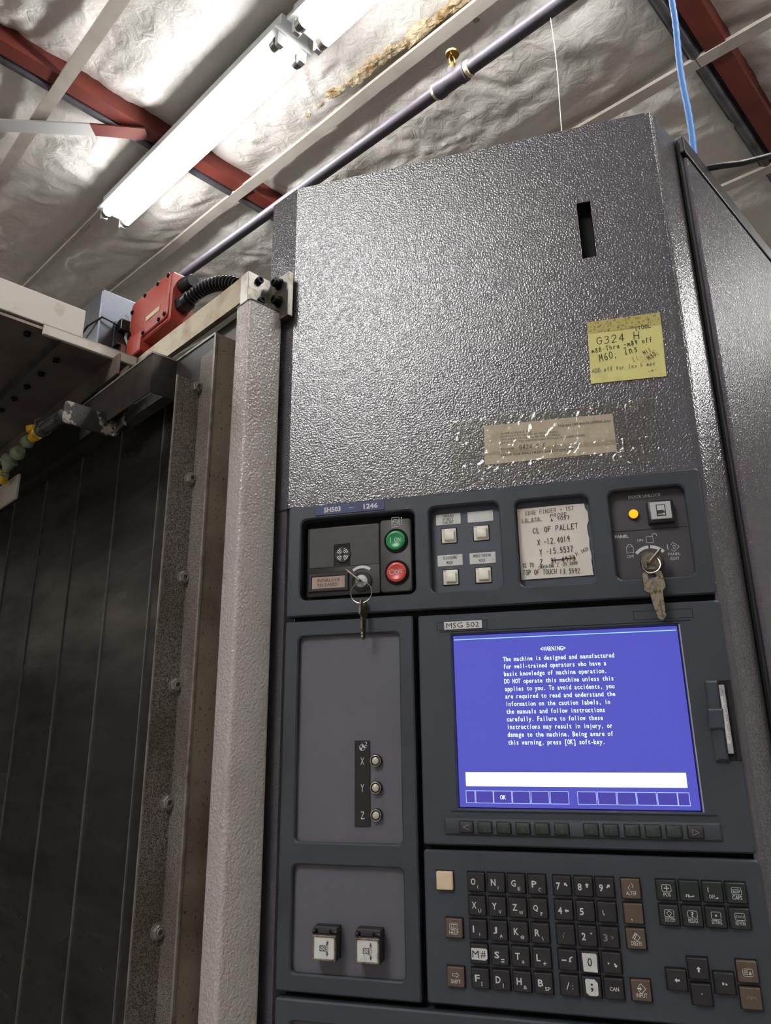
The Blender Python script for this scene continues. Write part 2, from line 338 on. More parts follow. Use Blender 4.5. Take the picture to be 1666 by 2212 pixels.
    def text(s, st, x0, x1, z0, z1, y, mi=0, bold=0.0, keep=False, rot=0.0, shear=0.0):
        """printed lettering fitted into a box"""
        vv, ff = glyphs(st, bold)
        a0 = min(p[0] for p in vv); a1 = max(p[0] for p in vv); b0 = min(p[1] for p in vv); b1 = max(p[1] for p in vv)
        sx = (x1 - x0) / (a1 - a0); sz = (z1 - z0) / (b1 - b0); cx, cz = (x0 + x1) / 2, (z0 + z1) / 2
        out = []
        for p in vv:
            x = x0 + (p[0] - a0) * sx - cx; z = z0 + (p[1] - b0) * sz - cz
            x += shear * z
            out.append((cx + x * math.cos(rot) - z * math.sin(rot), y, cz + x * math.sin(rot) + z * math.cos(rot)))
        return s.add(out, ff, mi)
    def mono(s, st, x, z, cw, h, y, mi=0):
        for i, ch in enumerate(st):
            if ch == ' ': continue
            vv, ff = glyphs(ch, .014)
            a0 = min(p[0] for p in vv); a1 = max(p[0] for p in vv); wd = min((a1 - a0) * h * 1.15, cw * .92); sc = wd / (a1 - a0)
            if ch in 'ilI.,[]': sc = min(sc, h * 1.15)
            wd = (a1 - a0) * sc
            ox = x + i * cw + (cw - wd) / 2
            s.add([(ox + (p[0] - a0) * sc, y, z + p[1] * h * 1.42) for p in vv], ff, mi)
        return s
    def hand(s, st, p0, p1, h, y, mi=0, wd=.0006, jit=.25, prop=.66):
        """handwriting: single strokes along the line p0 -> p1"""
        (x0, z0), (x1, z1) = p0, p1; L = math.hypot(x1 - x0, z1 - z0); ex = ((x1 - x0) / L, (z1 - z0) / L); ez = (-ex[1], ex[0])
        cw = L / len(st)
        for i, ch in enumerate(st):
            if ch not in ST: continue
            gw = cw * prop * (.55 if ch in '1.,;i' else 1)
            for pl in ST[ch].split('|'):
                q = []
                for pt in pl.split():
                    a_, b_ = map(float, pt.split(','))
                    a_ += random.uniform(-jit, jit); b_ += random.uniform(-jit, jit)
                    lx = i * cw + cw * .15 + a_ / 4 * gw + .06 * b_ / 6 * h; lz = b_ / 6 * h
                    q.append((x0 + ex[0] * lx + ez[0] * lz, z0 + ex[1] * lx + ez[1] * lz))
                s.line(q, wd, y, mi)
        return s
    def build(s, name, mats, parent=None, smooth=False, bevel=0, mw=None, seg=2):
        me = bpy.data.meshes.new(name); me.from_pydata(s.v, [], s.f)
        mats = mats if isinstance(mats, (list, tuple)) else [mats]
        for m_ in mats: me.materials.append(m_)
        me.polygons.foreach_set('material_index', s.m)
        if smooth:
            me.polygons.foreach_set('use_smooth', [True] * len(me.polygons))
            me.set_sharp_from_angle(angle=math.radians(38))
        me.update()
        o = bpy.data.objects.new(name, me); COL.objects.link(o)
        if parent is not None: o.parent = parent
        if mw is not None: o.matrix_world = mw
        if bevel:
            b_ = o.modifiers.new('edge', 'BEVEL'); b_.width = bevel; b_.segments = seg; b_.limit_method = 'ANGLE'; b_.angle_limit = math.radians(40)
        return o
def tag(o, label, cat, group=None, kind=None):
    if label: o['label'] = label
    if cat: o['category'] = cat
    if group: o['group'] = group
    if kind: o['kind'] = kind
    return o
def thing(name, label, cat, mw=None, group=None):
    o = bpy.data.objects.new(name, None); COL.objects.link(o); o.empty_display_size = .05
    if mw is not None: o.matrix_world = mw
    return tag(o, label, cat, group)
def struct(o): o['kind'] = 'structure'; return o
def copy_tree(o, parent=None):
    c = o.copy(); COL.objects.link(c); c.parent = parent
    for ch in list(o.children): copy_tree(ch, c)
    return c
T3 = Matrix.Translation
# ================================================================== the building
def cell(x, lo, hi, fine, coarse, a, b):
    out = []; q = lo
    while q < hi:
        out.append(q); q += fine if a <= q < b else coarse
    out.append(hi); return out
STRAPS = [-4.6, -3.9, -3.2, -2.5, -1.8, -1.1, -.385, .0, .345, .965, 1.6, 2.3, 3.0, 3.7, 4.4, 5.1]
PUR = [-3.6 + 1.66 * k + .436 - .36 for k in range(0)]
PURX = [.436 + 1.66 * k for k in range(-4, 5)]
def ceil_h(x, y):
    # pillowed blanket held by the straps, lifted a little over each purlin
    i = 0
    while i < len(STRAPS) - 2 and STRAPS[i + 1] < y: i += 1
    a_, b_ = STRAPS[i], STRAPS[i + 1]; t = min(1, max(0, (y - a_) / (b_ - a_))); pil = math.sin(math.pi * t) ** .8
    d = min(abs(x - p) for p in PURX); lift = math.exp(-(d / .09) ** 2)
    h = .134 - .03 * pil * (1 - lift) + .02 * lift
    p = Vector((x * 1.1, y * 3.0, 3.1)); q = Vector((x * 2.3 + 1.7 * noise.noise(p), y * 3.5, .4))
    r1 = 1 - abs(noise.noise(q * 1.6)); r2 = 1 - abs(noise.noise(Vector((x * 9, y * 5, 7)) + Vector((noise.noise(q * 2), 0, 0)) * 1.3))
    h += .016 * (r1 - .7) + .012 * (r2 - .7) * (.5 + pil) + .006 * noise.noise(Vector((x * 5, y * 14, 1.2))) + .004 * (1 - abs(noise.noise(Vector((x * 7 + y * 13, y * 6 - x * 3, 2.7)))))
    # crumpled pleats where the blanket is pulled over a purlin
    h += .009 * math.exp(-(d / .35) ** 2) * (1 - abs(noise.noise(Vector((x * 4, y * 20, 5.5)))))
    return h
def build_ceiling():
    xs = cell(0, -7, 7, .014, .12, -1.3, 2.9); ys = cell(0, -5.5, 5.5, .014, .12, -1.0, 2.3)
    nx, ny = len(xs), len(ys)
    vv = [(x, y, ceil_h(x, y)) for x in xs for y in ys]
    ff = [(i * ny + j, i * ny + j + 1, (i + 1) * ny + j + 1, (i + 1) * ny + j) for i in range(nx - 1) for j in range(ny - 1)]
    m = MB(); m.add(vv, ff)
    return struct(m.build('ceiling', insul, smooth=True, mw=CEIL))
ceiling = build_ceiling()
for p_ in ceiling.data.polygons: pass
ceiling.data.polygons.foreach_set('use_smooth', [True] * len(ceiling.data.polygons))
# seam straps of the blanket (parts of the ceiling), torn fibre along one of them
for t in STRAPS:
    m = MB(); pts = []
    for k in range(121):
        x = -7 + 14 * k / 120; pts.append((x, t + .006 * noise.noise(Vector((x * .9, t, 2))), .094 - .004 * noise.noise(Vector((x * 2.1, t, 9)))))
    wv = .021 if abs(t) > .1 else .012
    for k in range(120):
        a_, b_ = pts[k], pts[k + 1]
        m.add([(a_[0], a_[1] - wv, a_[2]), (a_[0], a_[1] + wv, a_[2]), (b_[0], b_[1] + wv, b_[2]), (b_[0], b_[1] - wv, b_[2]),
               (a_[0], a_[1] - wv, a_[2] + .012), (a_[0], a_[1] + wv, a_[2] + .012), (b_[0], b_[1] + wv, b_[2] + .012), (b_[0], b_[1] - wv, b_[2] + .012)],
              [(0, 1, 2, 3), (7, 6, 5, 4), (0, 4, 5, 1), (2, 6, 7, 3), (1, 5, 6, 2), (3, 7, 4, 0)])
    o = m.build('seam_strap', strap_m, ceiling); o.matrix_parent_inverse = Matrix.Identity(4)
def clump(name, pts, rads, mtl, parent):
    for (c, r) in zip(pts, rads):
        bm = bmesh.new(); bmesh.ops.create_icosphere(bm, subdivisions=3, radius=1)
        for v_ in bm.verts:
            d = v_.co.normalized(); k = 1 + .55 * noise.noise(d * 2.2 + Vector(c) * 9) + .25 * noise.noise(d * 6 + Vector(c) * 5)
            v_.co = Vector((c[0] + d.x * r * 1.5 * k, c[1] + d.y * r * .9 * k, c[2] + d.z * r * .5 * k))
        m = MB(); m.add([v_.co[:] for v_ in bm.verts], [tuple(q.index for q in f.verts) for f in bm.faces]); bm.free()
        o = m.build(name, mtl, parent, smooth=True)
        o.data.polygons.foreach_set('use_smooth', [True] * len(o.data.polygons))
pts, rads = [], []
for k in range(26):
    f_ = k / 25; px, py = 722 + 285 * f_, 214 - 205 * f_
    x, y, h = RF(px + random.uniform(-9, 9), py + random.uniform(-9, 9), .1)
    pts.append((x, y, ceil_h(x, y) - .004)); rads.append(random.uniform(.010, .024) * (1.25 - .4 * abs(f_ - .6)))
for px, py in ((665, 258), (690, 238), (850, 178), (1040, 20), (1030, 60)):
    x, y, h = RF(px, py, .1); pts.append((x, y, ceil_h(x, y))); rads.append(random.uniform(.008, .014))
clump('torn_fibre', pts, rads, foam_m, ceiling)
# floor and walls of the shop
m = MB(); m.box(-9, 9, -9, 9, -.1, 0); struct(m.build('floor', floor_m))
for nm, (x0, x1, y0, y1) in dict(wall_left=(-6.2, -6.0, -5.2, 5.2), wall_right=(6.0, 6.2, -5.2, 5.2), wall_back=(-6.2, 6.2, 5.0, 5.2), wall_front=(-6.2, 6.2, -5.2, -5.0)).items():
    m = MB(); m.box(x0, x1, y0, y1, 0, 4.4); struct(m.build(nm, wall_m, mw=frame(-U, V, ZZ, Vector((L0.x, L0.y, 0)))))
# purlins
plabels = {0: 'rust-red primed roof purlin crossing behind the lit fluorescent light', 1: 'dark red roof purlin at the upper right beside the blue rope'}
for k in (0, 1):
    x0 = .406 + 1.66 * k
    t = thing('roof_purlin', plabels[k], 'beam', CEIL @ T3((x0, 0, .1)), 'roof purlins')
    m = MB(); m.box(0, .06, -4.5, 4.5, 0, .0035); m.build('bottom_flange', purlin_m, t)
    m = MB(); m.box(.0565, .06, -4.5, 4.5, .0035, .2); m.build('web', purlin_m, t)
    m = MB(); m.box(0, .003, -4.5, 4.5, .0035, .018); m.build('lip', purlin_m, t)
    c = thing('conduit_run', ['dark grey steel conduit running along the purlin behind the fluorescent light', 'dark steel conduit along the purlin at the upper right corner'][k], 'conduit', CEIL @ T3((x0 - .031, 0, .112)), 'conduits beside the purlins')
    m = MB(); m.tube([(0, -4.5, 0), (0, 4.5, 0)], .0165, 16); m.build('tube', purlin_d, c, smooth=True)
    m = MB(); m.box(-.03, .018, -4.5, 4.5, .018, .024); m.build('angle_strip', purlin_d, c)
# flat brace, white with a bare red end
q0, q1, qm = RF(-40, 268.5, .086), RF(318, 290, .086), RF(200, 279.5, .086)
t = thing('flat_brace', 'flat diagonal brace, white with a red end, at the left under the red purlin', 'brace', CEIL)
def bar(a_, b_, wd, z0, z1):
    d = Vector((b_[0] - a_[0], b_[1] - a_[1])); d.normalize(); n_ = Vector((-d.y, d.x)) * wd / 2; m = MB()
    c4_ = [(a_[0] - n_.x, a_[1] - n_.y), (b_[0] - n_.x, b_[1] - n_.y), (b_[0] + n_.x, b_[1] + n_.y), (a_[0] + n_.x, a_[1] + n_.y)]
    return m.add([(x, y, z0) for x, y in c4_] + [(x, y, z1) for x, y in c4_], [(3, 2, 1, 0), (4, 5, 6, 7), (0, 1, 5, 4), (1, 2, 6, 5), (2, 3, 7, 6), (3, 0, 4, 7)])
bar(q0, qm, .058, .083, .089).build('white_bar', brace_w, t); bar(qm, q1, .058, .0832, .0888).build('red_end', purlin_m, t)

# fluorescent strip lights
def strip_light():
    t = thing('fluorescent_light', 'x', 'light')
    m = MB()
    m.add([(x, y, z) for x in (-.03, 1.22) for (y, z) in ((-.068, .0215), (-.068, .030), (-.05, .050), (-.05, .088), (.05, .088), (.05, .050), (.068, .030), (.068, .0215))],
          [(0, 7, 6, 5, 4, 3, 2, 1), tuple(range(8, 16))] + [(i, i + 1, i + 9, i + 8) for i in range(7)] + [(7, 0, 8, 15)])
    m.build('housing', housing_m, t)
    for y in (-.04, .04):
        m = MB(); m.lathe((.0, y, 0), (1, 0, 0), [(.019, .016), (.019, 1.174)], 12)
        tb = m.build('fluorescent_tube', tube_em, t, smooth=True)
        for x0, x1 in ((-.008, .016), (1.174, 1.198)):
            m = MB(); m.lathe((x0, y, 0), (1, 0, 0), [(.0175, 0), (.0185, .003), (.0185, x1 - x0)], 16); m.build('end_cap', tube_cap, tb, smooth=True)
        for x0 in (-.026, 1.199):
            m = MB(); m.rbox(y - .013, y + .013, 0, .017, -.02, .03, .006, .002)
            m.v = [(x0 + b_, a_, c_) for a_, b_, c_ in m.v]; m.build('lamp_holder', housing_m, t)
    for x0 in (.15, 1.0): m = MB(); m.tube([(x0, 0, .088), (x0, 0, .100)], .004, 6); m.build('hanger', purlin_d, t)
    return t
light0 = strip_light()
spots = [(0, .013, 'lit twin-tube fluorescent strip light hanging across the red purlin'), (1.295, .022, 'lit fluorescent strip light cut off by the top edge of the photo'),
         (2.59, .03, None)] + [(x, t, None) for t in (-2.2, 2.2) for x in ((1.8, -1.1, -2.4) if t < 0 else (3.1,))] + [(2.10, -3.55, None), (2.45, -3.55, None)]
for i, (x, t, lb) in enumerate(spots):
    o = light0 if i == 0 else copy_tree(light0)
    o.matrix_world = CEIL @ T3((x, t, 0)) @ (Matrix.Rotation(math.pi / 2, 4, 'Z') if t < -3 else Matrix.Identity(4))
    tag(o, lb or 'further fluorescent strip light of the shop, outside the picture', 'light', 'fluorescent strip lights' if lb else 'strip lights out of the picture')

# sprinkler pipe
t = thing('sprinkler_pipe', 'long dark grey sprinkler pipe running diagonally below the ceiling', 'pipe', CEIL @ T3((0, .312, -.15)))
m = MB(); m.tube([(-6, 0, 0), (1.56, 0, 0)], .0195, 20); m.build('pipe', pipe_m, t, smooth=True)
m = MB(); m.tube([(1.62, 0, 0), (6, 0, 0)], .0195, 20); m.build('pipe', pipe_m, t, smooth=True)
cx = RF(972, 172, -.15)[0]
m = MB(); m.lathe((cx - .055, 0, 0), (1, 0, 0), [(.0225, 0), (.0265, .004), (.0265, .022), (.024, .026), (.024, .084), (.0265, .088), (.0265, .106), (.0225, .11)], 24)
m.lathe((cx, 0, .0), (0, 0, 1), [(.016, .01), (.016, .036)], 16)
cp = m.build('coupling', pipe_m, t, smooth=True)
for x0, wd in ((cx - .064, .010), (cx + .056, .014)):
    m = MB(); m.lathe((x0, 0, 0), (1, 0, 0), [(.0205, 0), (.023, .002), (.0225, wd - .002), (.0205, wd)], 20); m.build('thread_tape', tape_m, cp, smooth=True)
m = MB(); m.lathe((cx, 0, .036), (0, 0, 1), [(.012, 0), (.012, .010), (.008, .012), (.008, .022)], 12, 0)
for sg in (-1, 1): m.tube([(cx, sg * .008, .056), (cx, sg * .013, .068), (cx, sg * .010, .082), (cx, 0, .090)], .0025, 6)
m.lathe((cx, 0, .088), (0, 0, 1), [(.004, 0), (.019, .002), (.021, .007), (.019, .0065), (.004, .004)], 20)
m.build('sprinkler_head', brass, t, smooth=True)
# thread hanging from the pipe, rope and cable over the cabinet
q = hit(1188, 25, N, N.dot(L0) - .15); pth = [(q.x + .003 * math.sin(k * 1.1), q.y, q.z - .02 - k * .1) for k in range(0, 13)]
m = MB(); m.tube(pth, .0011, 5); tag(m.build('hanging_thread', thread_m), 'thin dusty thread hanging down from the sprinkler pipe', 'thread')
r0 = hit(1500, 337, ZZ, 2.073); r1 = hit(1450, -2, Vector((0, 1, 0)), r0.y + .02)
m = MB(); pth = []
for k in range(40):
    f_ = k / 39; p_ = r0.lerp(r1, f_); p_.x += .0012 * math.sin(f_ * 9); pth.append(p_)
pth += [r1 + (r1 - r0) * s_ for s_ in (.5, 1, 1.6, 2.3, 3, 3.6)]
m.tube(pth, [.0042 + .0004 * math.sin(k * 2.4) for k in range(len(pth))], 10); tag(m.build('blue_rope', blue_m, smooth=True), 'blue rope hanging down onto the top of the console cabinet', 'rope')
c0 = hit(1528, 366, ZZ, 2.076); m = MB(); pth = []
for px, py, yy in ((1500, 372, .02), (1528, 364, 0), (1560, 358, 0), (1600, 353, .01), (1640, 343, .02), (1666, 336, .03), (1720, 320, .05), (1800, 296, .08), (1950, 262, .12)):
    pth.append(hit(px, py, Vector((0, 1, 0)), c0.y + yy))
m.tube(pth, .0038, 10); tag(m.build('black_cable', rubber, smooth=True), 'black cable leaving the cabinet top toward the right edge', 'cable')

# ================================================================== control console
con = thing('control_console', 'grey machine control console with screen, keypad and button panels', 'console')
TOP = 2.0705; PT = 1.6372; YF = .004
def w2(p): return (p[0], p[1])
FL = Vector((XL, YF, 0)); FR = Vector((XR, YF, 0))
LB = Vector((XL, 0, 0)) + U * .0483; BK = LB + V * .9; RB = Vector((XR, 0, 0)) + V * .95
rc = .010
corner = [Vector((XR - rc, YF, 0)), Vector((XR - rc * .35, YF + rc * .12, 0)), Vector((XR + rc * .02, YF + rc * .5, 0)), Vector((XR + rc * .42, YF + rc * 1.1, 0))]
# upper sheet-metal box with a slot in its face
slot = [cQ(1052, 842, YF), cQ(1098, 835, YF), cQ(1078, 655, YF), cQ(1033, 660, YF)]
sx0 = (slot[0][0] + slot[3][0]) / 2; sx1 = (slot[1][0] + slot[2][0]) / 2; sz0 = (slot[0][1] + slot[1][1]) / 2; sz1 = (slot[2][1] + slot[3][1]) / 2
def prism_body(m, poly, z0, z1, skip=None):
    n_ = len(poly); b_ = len(m.v)
    vv = [(p.x, p.y, z0) for p in poly] + [(p.x, p.y, z1) for p in poly]
    ff = [tuple(reversed(range(n_))), tuple(range(n_, 2 * n_))]
    for i in range(n_):
        if i == skip: continue
        j = (i + 1) % n_; ff.append((i, j, n_ + j, n_ + i))
    m.add(vv, ff)
m = MB()
poly = [FL] + corner + [RB, BK, LB]
prism_body(m, poly, PT, TOP, skip=0)
fx1 = corner[0].x
for (a0, a1, b0, b1) in ((XL, sx0, PT, TOP), (sx1, fx1, PT, TOP), (sx0, sx1, PT, sz0), (sx0, sx1, sz1, TOP)): m.rect(a0, a1, b0, b1, YF)
m.add([(sx0, YF, sz0), (sx1, YF, sz0), (sx1, YF, sz1), (sx0, YF, sz1), (sx0, .02, sz0), (sx1, .02, sz0), (sx1, .02, sz1), (sx0, .02, sz1)],
      [(0, 4, 5, 1), (1, 5, 6, 2), (2, 6, 7, 3), (3, 7, 4, 0), (4, 7, 6, 5)], 1)
poly2 = [Vector((XL + .004, .019, 0)), Vector((.1215, .019, 0)), Vector((.1215, YF, 0))] + corner[0:] + [RB, BK, LB, FL + U * .004 + Vector((0, .002, 0))]
prism_body(m, poly2, 0, PT)
body = m.build('cabinet_body', [paint, gap], con)
bm = bmesh.new(); bm.from_mesh(body.data); bmesh.ops.remove_doubles(bm, verts=bm.verts, dist=1e-5); bm.to_mesh(body.data); bm.free()
b_ = body.modifiers.new('edge', 'BEVEL'); b_.width = .0022; b_.segments = 3; b_.limit_method = 'ANGLE'; b_.angle_limit = math.radians(26)
m = MB(); m.box(XL + .006, .1195, .0165, .0188, .9, 1.6365); m.build('panel_backing', gap, con)
# right side: flat black strip for the groove's shade, door leaf and its rubber top seal
SIDE = frame(-U, V, ZZ, Vector((XR, 0, 0)))
def side_box(name, x0, x1, y0, y1, z0, z1, mtl, bev=0):
    m = MB(); m.box(x0, x1, y0, y1, z0, z1); m.v = [tuple((SIDE @ Vector(q))[:]) for q in m.v]; return m.build(name, mtl, con, bevel=bev)
side_box('groove_shade_strip', -.002, .0006, .062, .072, 0, TOP - .004, gap)
dl = side_box('side_door', -.002, .005, .072, .945, 0, TOP - .022, paint_side, .003)
side_box('top_seal', -.004, .006, .066, .949, TOP - .020, TOP + .004, rubber, .002)
# lower face continues under the keypad
def panel(name, x0, x1, z0, z1, holes, mtl, r=.0022, y0=0.0, y1=.014):
    m = MB(); m.plate(rrect(x0, x1, z0, z1, r, 3), [rrect(*h) for h in holes], y0, y1, .0014); return m.build(name, mtl, con)
RD = .0105
H1 = (-.2888, -.1613, 1.5314, 1.6210, .0075); H2 = (-.1458, -.0727, 1.5309, 1.6219, .0075)
H3 = (-.0562, .0159, 1.5316, 1.6204, .0070); H4 = (.0347, .1052, 1.5320, 1.6214, .0070)
H5 = (-.2886, -.1802, 1.2966, 1.4934, .0055); H6 = (-.2897, -.1800, 1.1856, 1.2767, .0055)
up = panel('upper_panel', -.3036, .1198, 1.5145, 1.6362, [H1, H2, H3, H4], plastic)
lp = panel('left_panel', -.3041, -.1656, 1.1706, 1.5092, [H5, H6], plastic)
SCR = (-.1254, .0826, 1.3299, 1.4872)
sp = panel('screen_panel', -.1600, .1207, 1.2977, 1.5084, [(SCR[0] - .001, SCR[1] + .001, SCR[2] - .001, SCR[3] + .001, .001)], plastic2)
kp = panel('keypad_panel', -.1602, .1217, 1.1712, 1.2932, [], plastic2)
lw = panel('lower_panel', -.3037, .1217, 1.02, 1.1650, [(-.289, -.17, 1.06, 1.1478, .0055)], plastic2)
def inset(name, H, mtl, parent, y=RD):
    m = MB(); m.rbox(H[0] - .0005, H[1] + .0005, y, y + .004, H[2] - .0005, H[3] + .0005, .006, 0); return m.build(name, mtl, parent)
inset('inset_plate', H2, inner_blue, up); inset('inset_plate', H3, inner_blue, up); inset('inset_plate', H4, inner_dark, up)
inset('inset_plate', H5, inner_grey, lp, .006); inset('inset_plate', H6, inner_grey, lp, .006); inset('inset_plate', (-.289, -.17, 1.06, 1.1478), inner_grey, lw, .006)

# --- upper panel, first bay
Y1 = .0055
m = MB(); a_ = cA(332, 900, Y1)[1]; xl = H1[0] + .0062; xr = cA(1150, 700, Y1)[0]; xe = H1[1] - .0046; zb = H1[2] + .004; zt = H1[3] - .0095
m.rbox(xl, xr, Y1, .013, zb, zt, .002, .0006); m.build('switch_plate', black, up, smooth=True)
sq = cA(345, 880, Y1)[1]
m = MB(); m.rbox(xl + .0025, xr - .001, Y1 - .0005, Y1 + .004, sq, zt - .0015, .0008, .0003); m.build('speckled_plate', plate_dark, up)
m = MB(); m.rbox(xr + .0006, xe, Y1 - .001, .013, zb, zt + .0022, .004, .0008); m.build('power_plate', plate_dark, up, smooth=True)
# buzzer
bz = cA(735, 720, Y1); b0 = cA(632, 850, Y1); b1 = cA(820, 590, Y1)
m = MB(); m.rect(b0[0], b1[0], b0[1], b1[1], Y1 - .0007, 0)
for q in ((790, 627), (680, 825)):
    e = cA(*q, Y1); m.arc(e[0], e[1], .0012, 0, 360, .0005, Y1 - .0009, 1)
m.build('buzzer_recess', [gap, black], up)
m = MB(); m.lathe((bz[0], Y1, bz[1]), (0, -1, 0), [(.0089, 0), (.0089, .0012), (.0084, .0018)], 28)
for k in range(4):
    for r_ in (.0030, .0047, .0064): m.arc(bz[0], bz[1], r_, 45 + 90 * k - 28, 45 + 90 * k + 28, .0008, Y1 - .0019, 1, 8)
m.disc(bz[0], bz[1], .0013, Y1 - .00185, 2); m.build('buzzer', [black, legend, gap], up, smooth=True)
# interlock lamp
l0 = cA(345, 1150, Y1); l1 = cA(800, 905, Y1)
m = MB(); m.plate(rrect(l0[0], l1[0], l0[1], l1[1], .0005, 2), [rrect(l0[0] + .0045, l1[0] - .004, l0[1] + .0035, l1[1] - .0045, .0005, 2)], Y1 - .0022, Y1 + .002, .0008); m.build('lamp_bezel', black, up)
m = MB(); X0, X1, Z0, Z1 = l0[0] + .0042, l1[0] - .0036, l0[1] + .0032, l1[1] - .0042
m.rbox(X0, X1, Y1 - .0014, Y1 + .001, Z0, Z1, .0005, .0003)
hh = (Z1 - Z0)
m.text('INTERLOCK', X0 + .0068, X1 - .0052, Z0 + hh * .55, Z0 + hh * .80, Y1 - .0016, 1); m.text('RELEASED', X0 + .0068, X1 - .0082, Z0 + hh * .18, Z0 + hh * .43, Y1 - .0016, 1)
m.build('interlock_lamp', [lamp_pink, ink], up)
# key switch
ks = cA(948, 1020, Y1)
m = MB(); m.lathe((ks[0], Y1, ks[1]), (0, -1, 0), [(.0112, 0), (.0112, .0010), (.0098, .0016), (.0094, .0012)], 32, 0); m.lathe((ks[0], Y1, ks[1]), (0, -1, 0), [(.0066, .0010), (.0066, .0026), (.0060, .003)], 24, 1)
m.arc(ks[0], ks[1] + .0006, .0148, 52, 130, .0030, Y1 - .0008, 2); m.build('key_switch', [black, silver_btn, legend], up, smooth=True)
# power buttons
for nm, q, mt, tx in (('on_button', (1335, 565), green, 'ON'), ('off_button', (1345, 922), red, 'OFF')):
    c = cA(*q, Y1)
    m = MB(); m.lathe((c[0], Y1 - .001, c[1]), (0, -1, 0), [(.0129, 0), (.0129, .0014), (.0120, .0022), (.0112, .0012)], 36); m.build('button_ring', gap, up, smooth=True)
    m = MB(); m.lathe((c[0], Y1 - .001, c[1]), (0, -1, 0), [(.0104, 0), (.0104, .0030), (.0098, .0036), (.0080, .0039), (.0076, .0036)], 36)
    yy = Y1 - .0049
    if tx == 'ON': m.rect(c[0] - .0054, c[0] - .0047, c[1] - .0031, c[1] + .0031, yy, 1); m.text('ON', c[0] - .001, c[0] + .0058, c[1] - .0022, c[1] + .0024, yy, 1)
    else: m.arc(c[0] - .0044, c[1], .0025, 0, 360, .0006, yy, 1, 20); m.text('OFF', c[0] - .0012, c[0] + .0066, c[1] - .0021, c[1] + .0021, yy, 1)
    m.build(nm, [mt, legend], up, smooth=True)
e = cA(1328, 358, Y1); m = MB(); y_ = Y1 - .0013
m.line([(e[0] - .004, e[1] - .0052), (e[0] + .004, e[1] - .0052), (e[0] + .004, e[1] + .0052), (e[0] - .004, e[1] + .0052)], .0005, y_, 0, True)
m.arc(e[0], e[1], .0032, 0, 360, .0004, y_, 0, 20); m.line([(e[0] - .0022, e[1] + .0008), (e[0] - .0004, e[1] + .0008), (e[0] + .0004, e[1] - .0008), (e[0] + .0022, e[1] - .0008)], .0006, y_, 0)
m.line([(e[0] + .004, e[1] - .0030), (e[0] + .0066, e[1] - .0030), (e[0] + .0066, e[1] + .0042)], .0005, y_, 0); m.disc(e[0] + .0066, e[1] + .0042, .0007, y_, 0, 10)
m.build('power_symbol', legend, up)
# name plate
p0 = cA(425, 268); p1 = cA(1205, 120)
m = MB(); zc = (cA(425, 230)[1] + cA(1205, 160)[1]) / 2; hx = .0055
m.rbox(p0[0], p1[0], -.0008, .001, zc - hx, zc + hx, .001, .0003)
m.text('SH503', p0[0] + .0102, p0[0] + .0295, zc - .0029, zc + .0029, -.001, 1, .03); m.text('1246', p0[0] + .0555, p0[0] + .0715, zc - .0029, zc + .0029, -.001, 1, .03); m.rect(p0[0] + .039, p0[0] + .044, zc - .0001, zc + .0004, -.001, 1)
m.build('name_plate', [navy, legend], up)

# --- second bay: four buttons with labels
yb = RD
for (q0_, q1_, lines) in (((322, 580), (718, 358), ['THROUGH', 'SPINDLE', 'COOLANT']), ((842, 535), (1248, 310), []), ((350, 1248), (752, 1030), ['TEACHING', 'MODE']), ((875, 1212), (1290, 992), ['MONITORING', 'MODE'])):
    a_ = cB(q0_[0], q0_[1], yb); b_ = cB(q1_[0], q1_[1], yb); zc = (a_[1] + b_[1]) / 2; hz_ = .0058
    m = MB(); m.rbox(a_[0], b_[0], yb - .0005, yb + .0004, zc - hz_, zc + hz_, .0004, .0001)
    nl = len(lines); xc = (a_[0] + b_[0]) / 2; th = .0029 if nl < 3 else .0027
    for i, st in enumerate(lines):
        zz_ = zc + (nl - 1) * .0019 * (.93 if nl == 3 else 1.35) - i * .0038 * (.93 if nl == 3 else 1.35) - th / 2
        wd = len(st) * (.00172 if nl == 3 else .00185); cwid = wd / len(st)
        for k, ch in enumerate(st):
            for pl in ST[ch].split('|'):
                m.line([(xc - wd / 2 + k * cwid + float(pt.split(',')[0]) / 4 * cwid * .72, zz_ + float(pt.split(',')[1]) / 6 * th) for pt in pl.split()], .00032, yb - .0007, 1)
    m.build('label_plate', [white, ink], up)
for (x, y) in ((535, 740), (1060, 695), (563, 1420), (1098, 1383)):
    c = cB(x, y, yb)
    m = MB(); m.rbox(c[0] - .0086, c[0] + .0086, yb - .0004, yb + .0004, c[1] - .0086, c[1] + .0086, .001, .0001); m.build('button_rim', gap, up)
    m = MB(); m.rbox(c[0] - .0076, c[0] + .0076, yb - .0014, yb, c[1] - .0076, c[1] + .0076, .0006, .0003); m.rbox(c[0] - .0052, c[0] + .0062, yb - .0038, yb - .001, c[1] - .0056, c[1] + .0052, .0014, .0009); m.rect(c[0] - .0071, c[0] - .0043, c[1] + .0061, c[1] + .0070, yb - .0016, 1)
    m.build('push_button', [cream_btn, card_m], up, smooth=True)

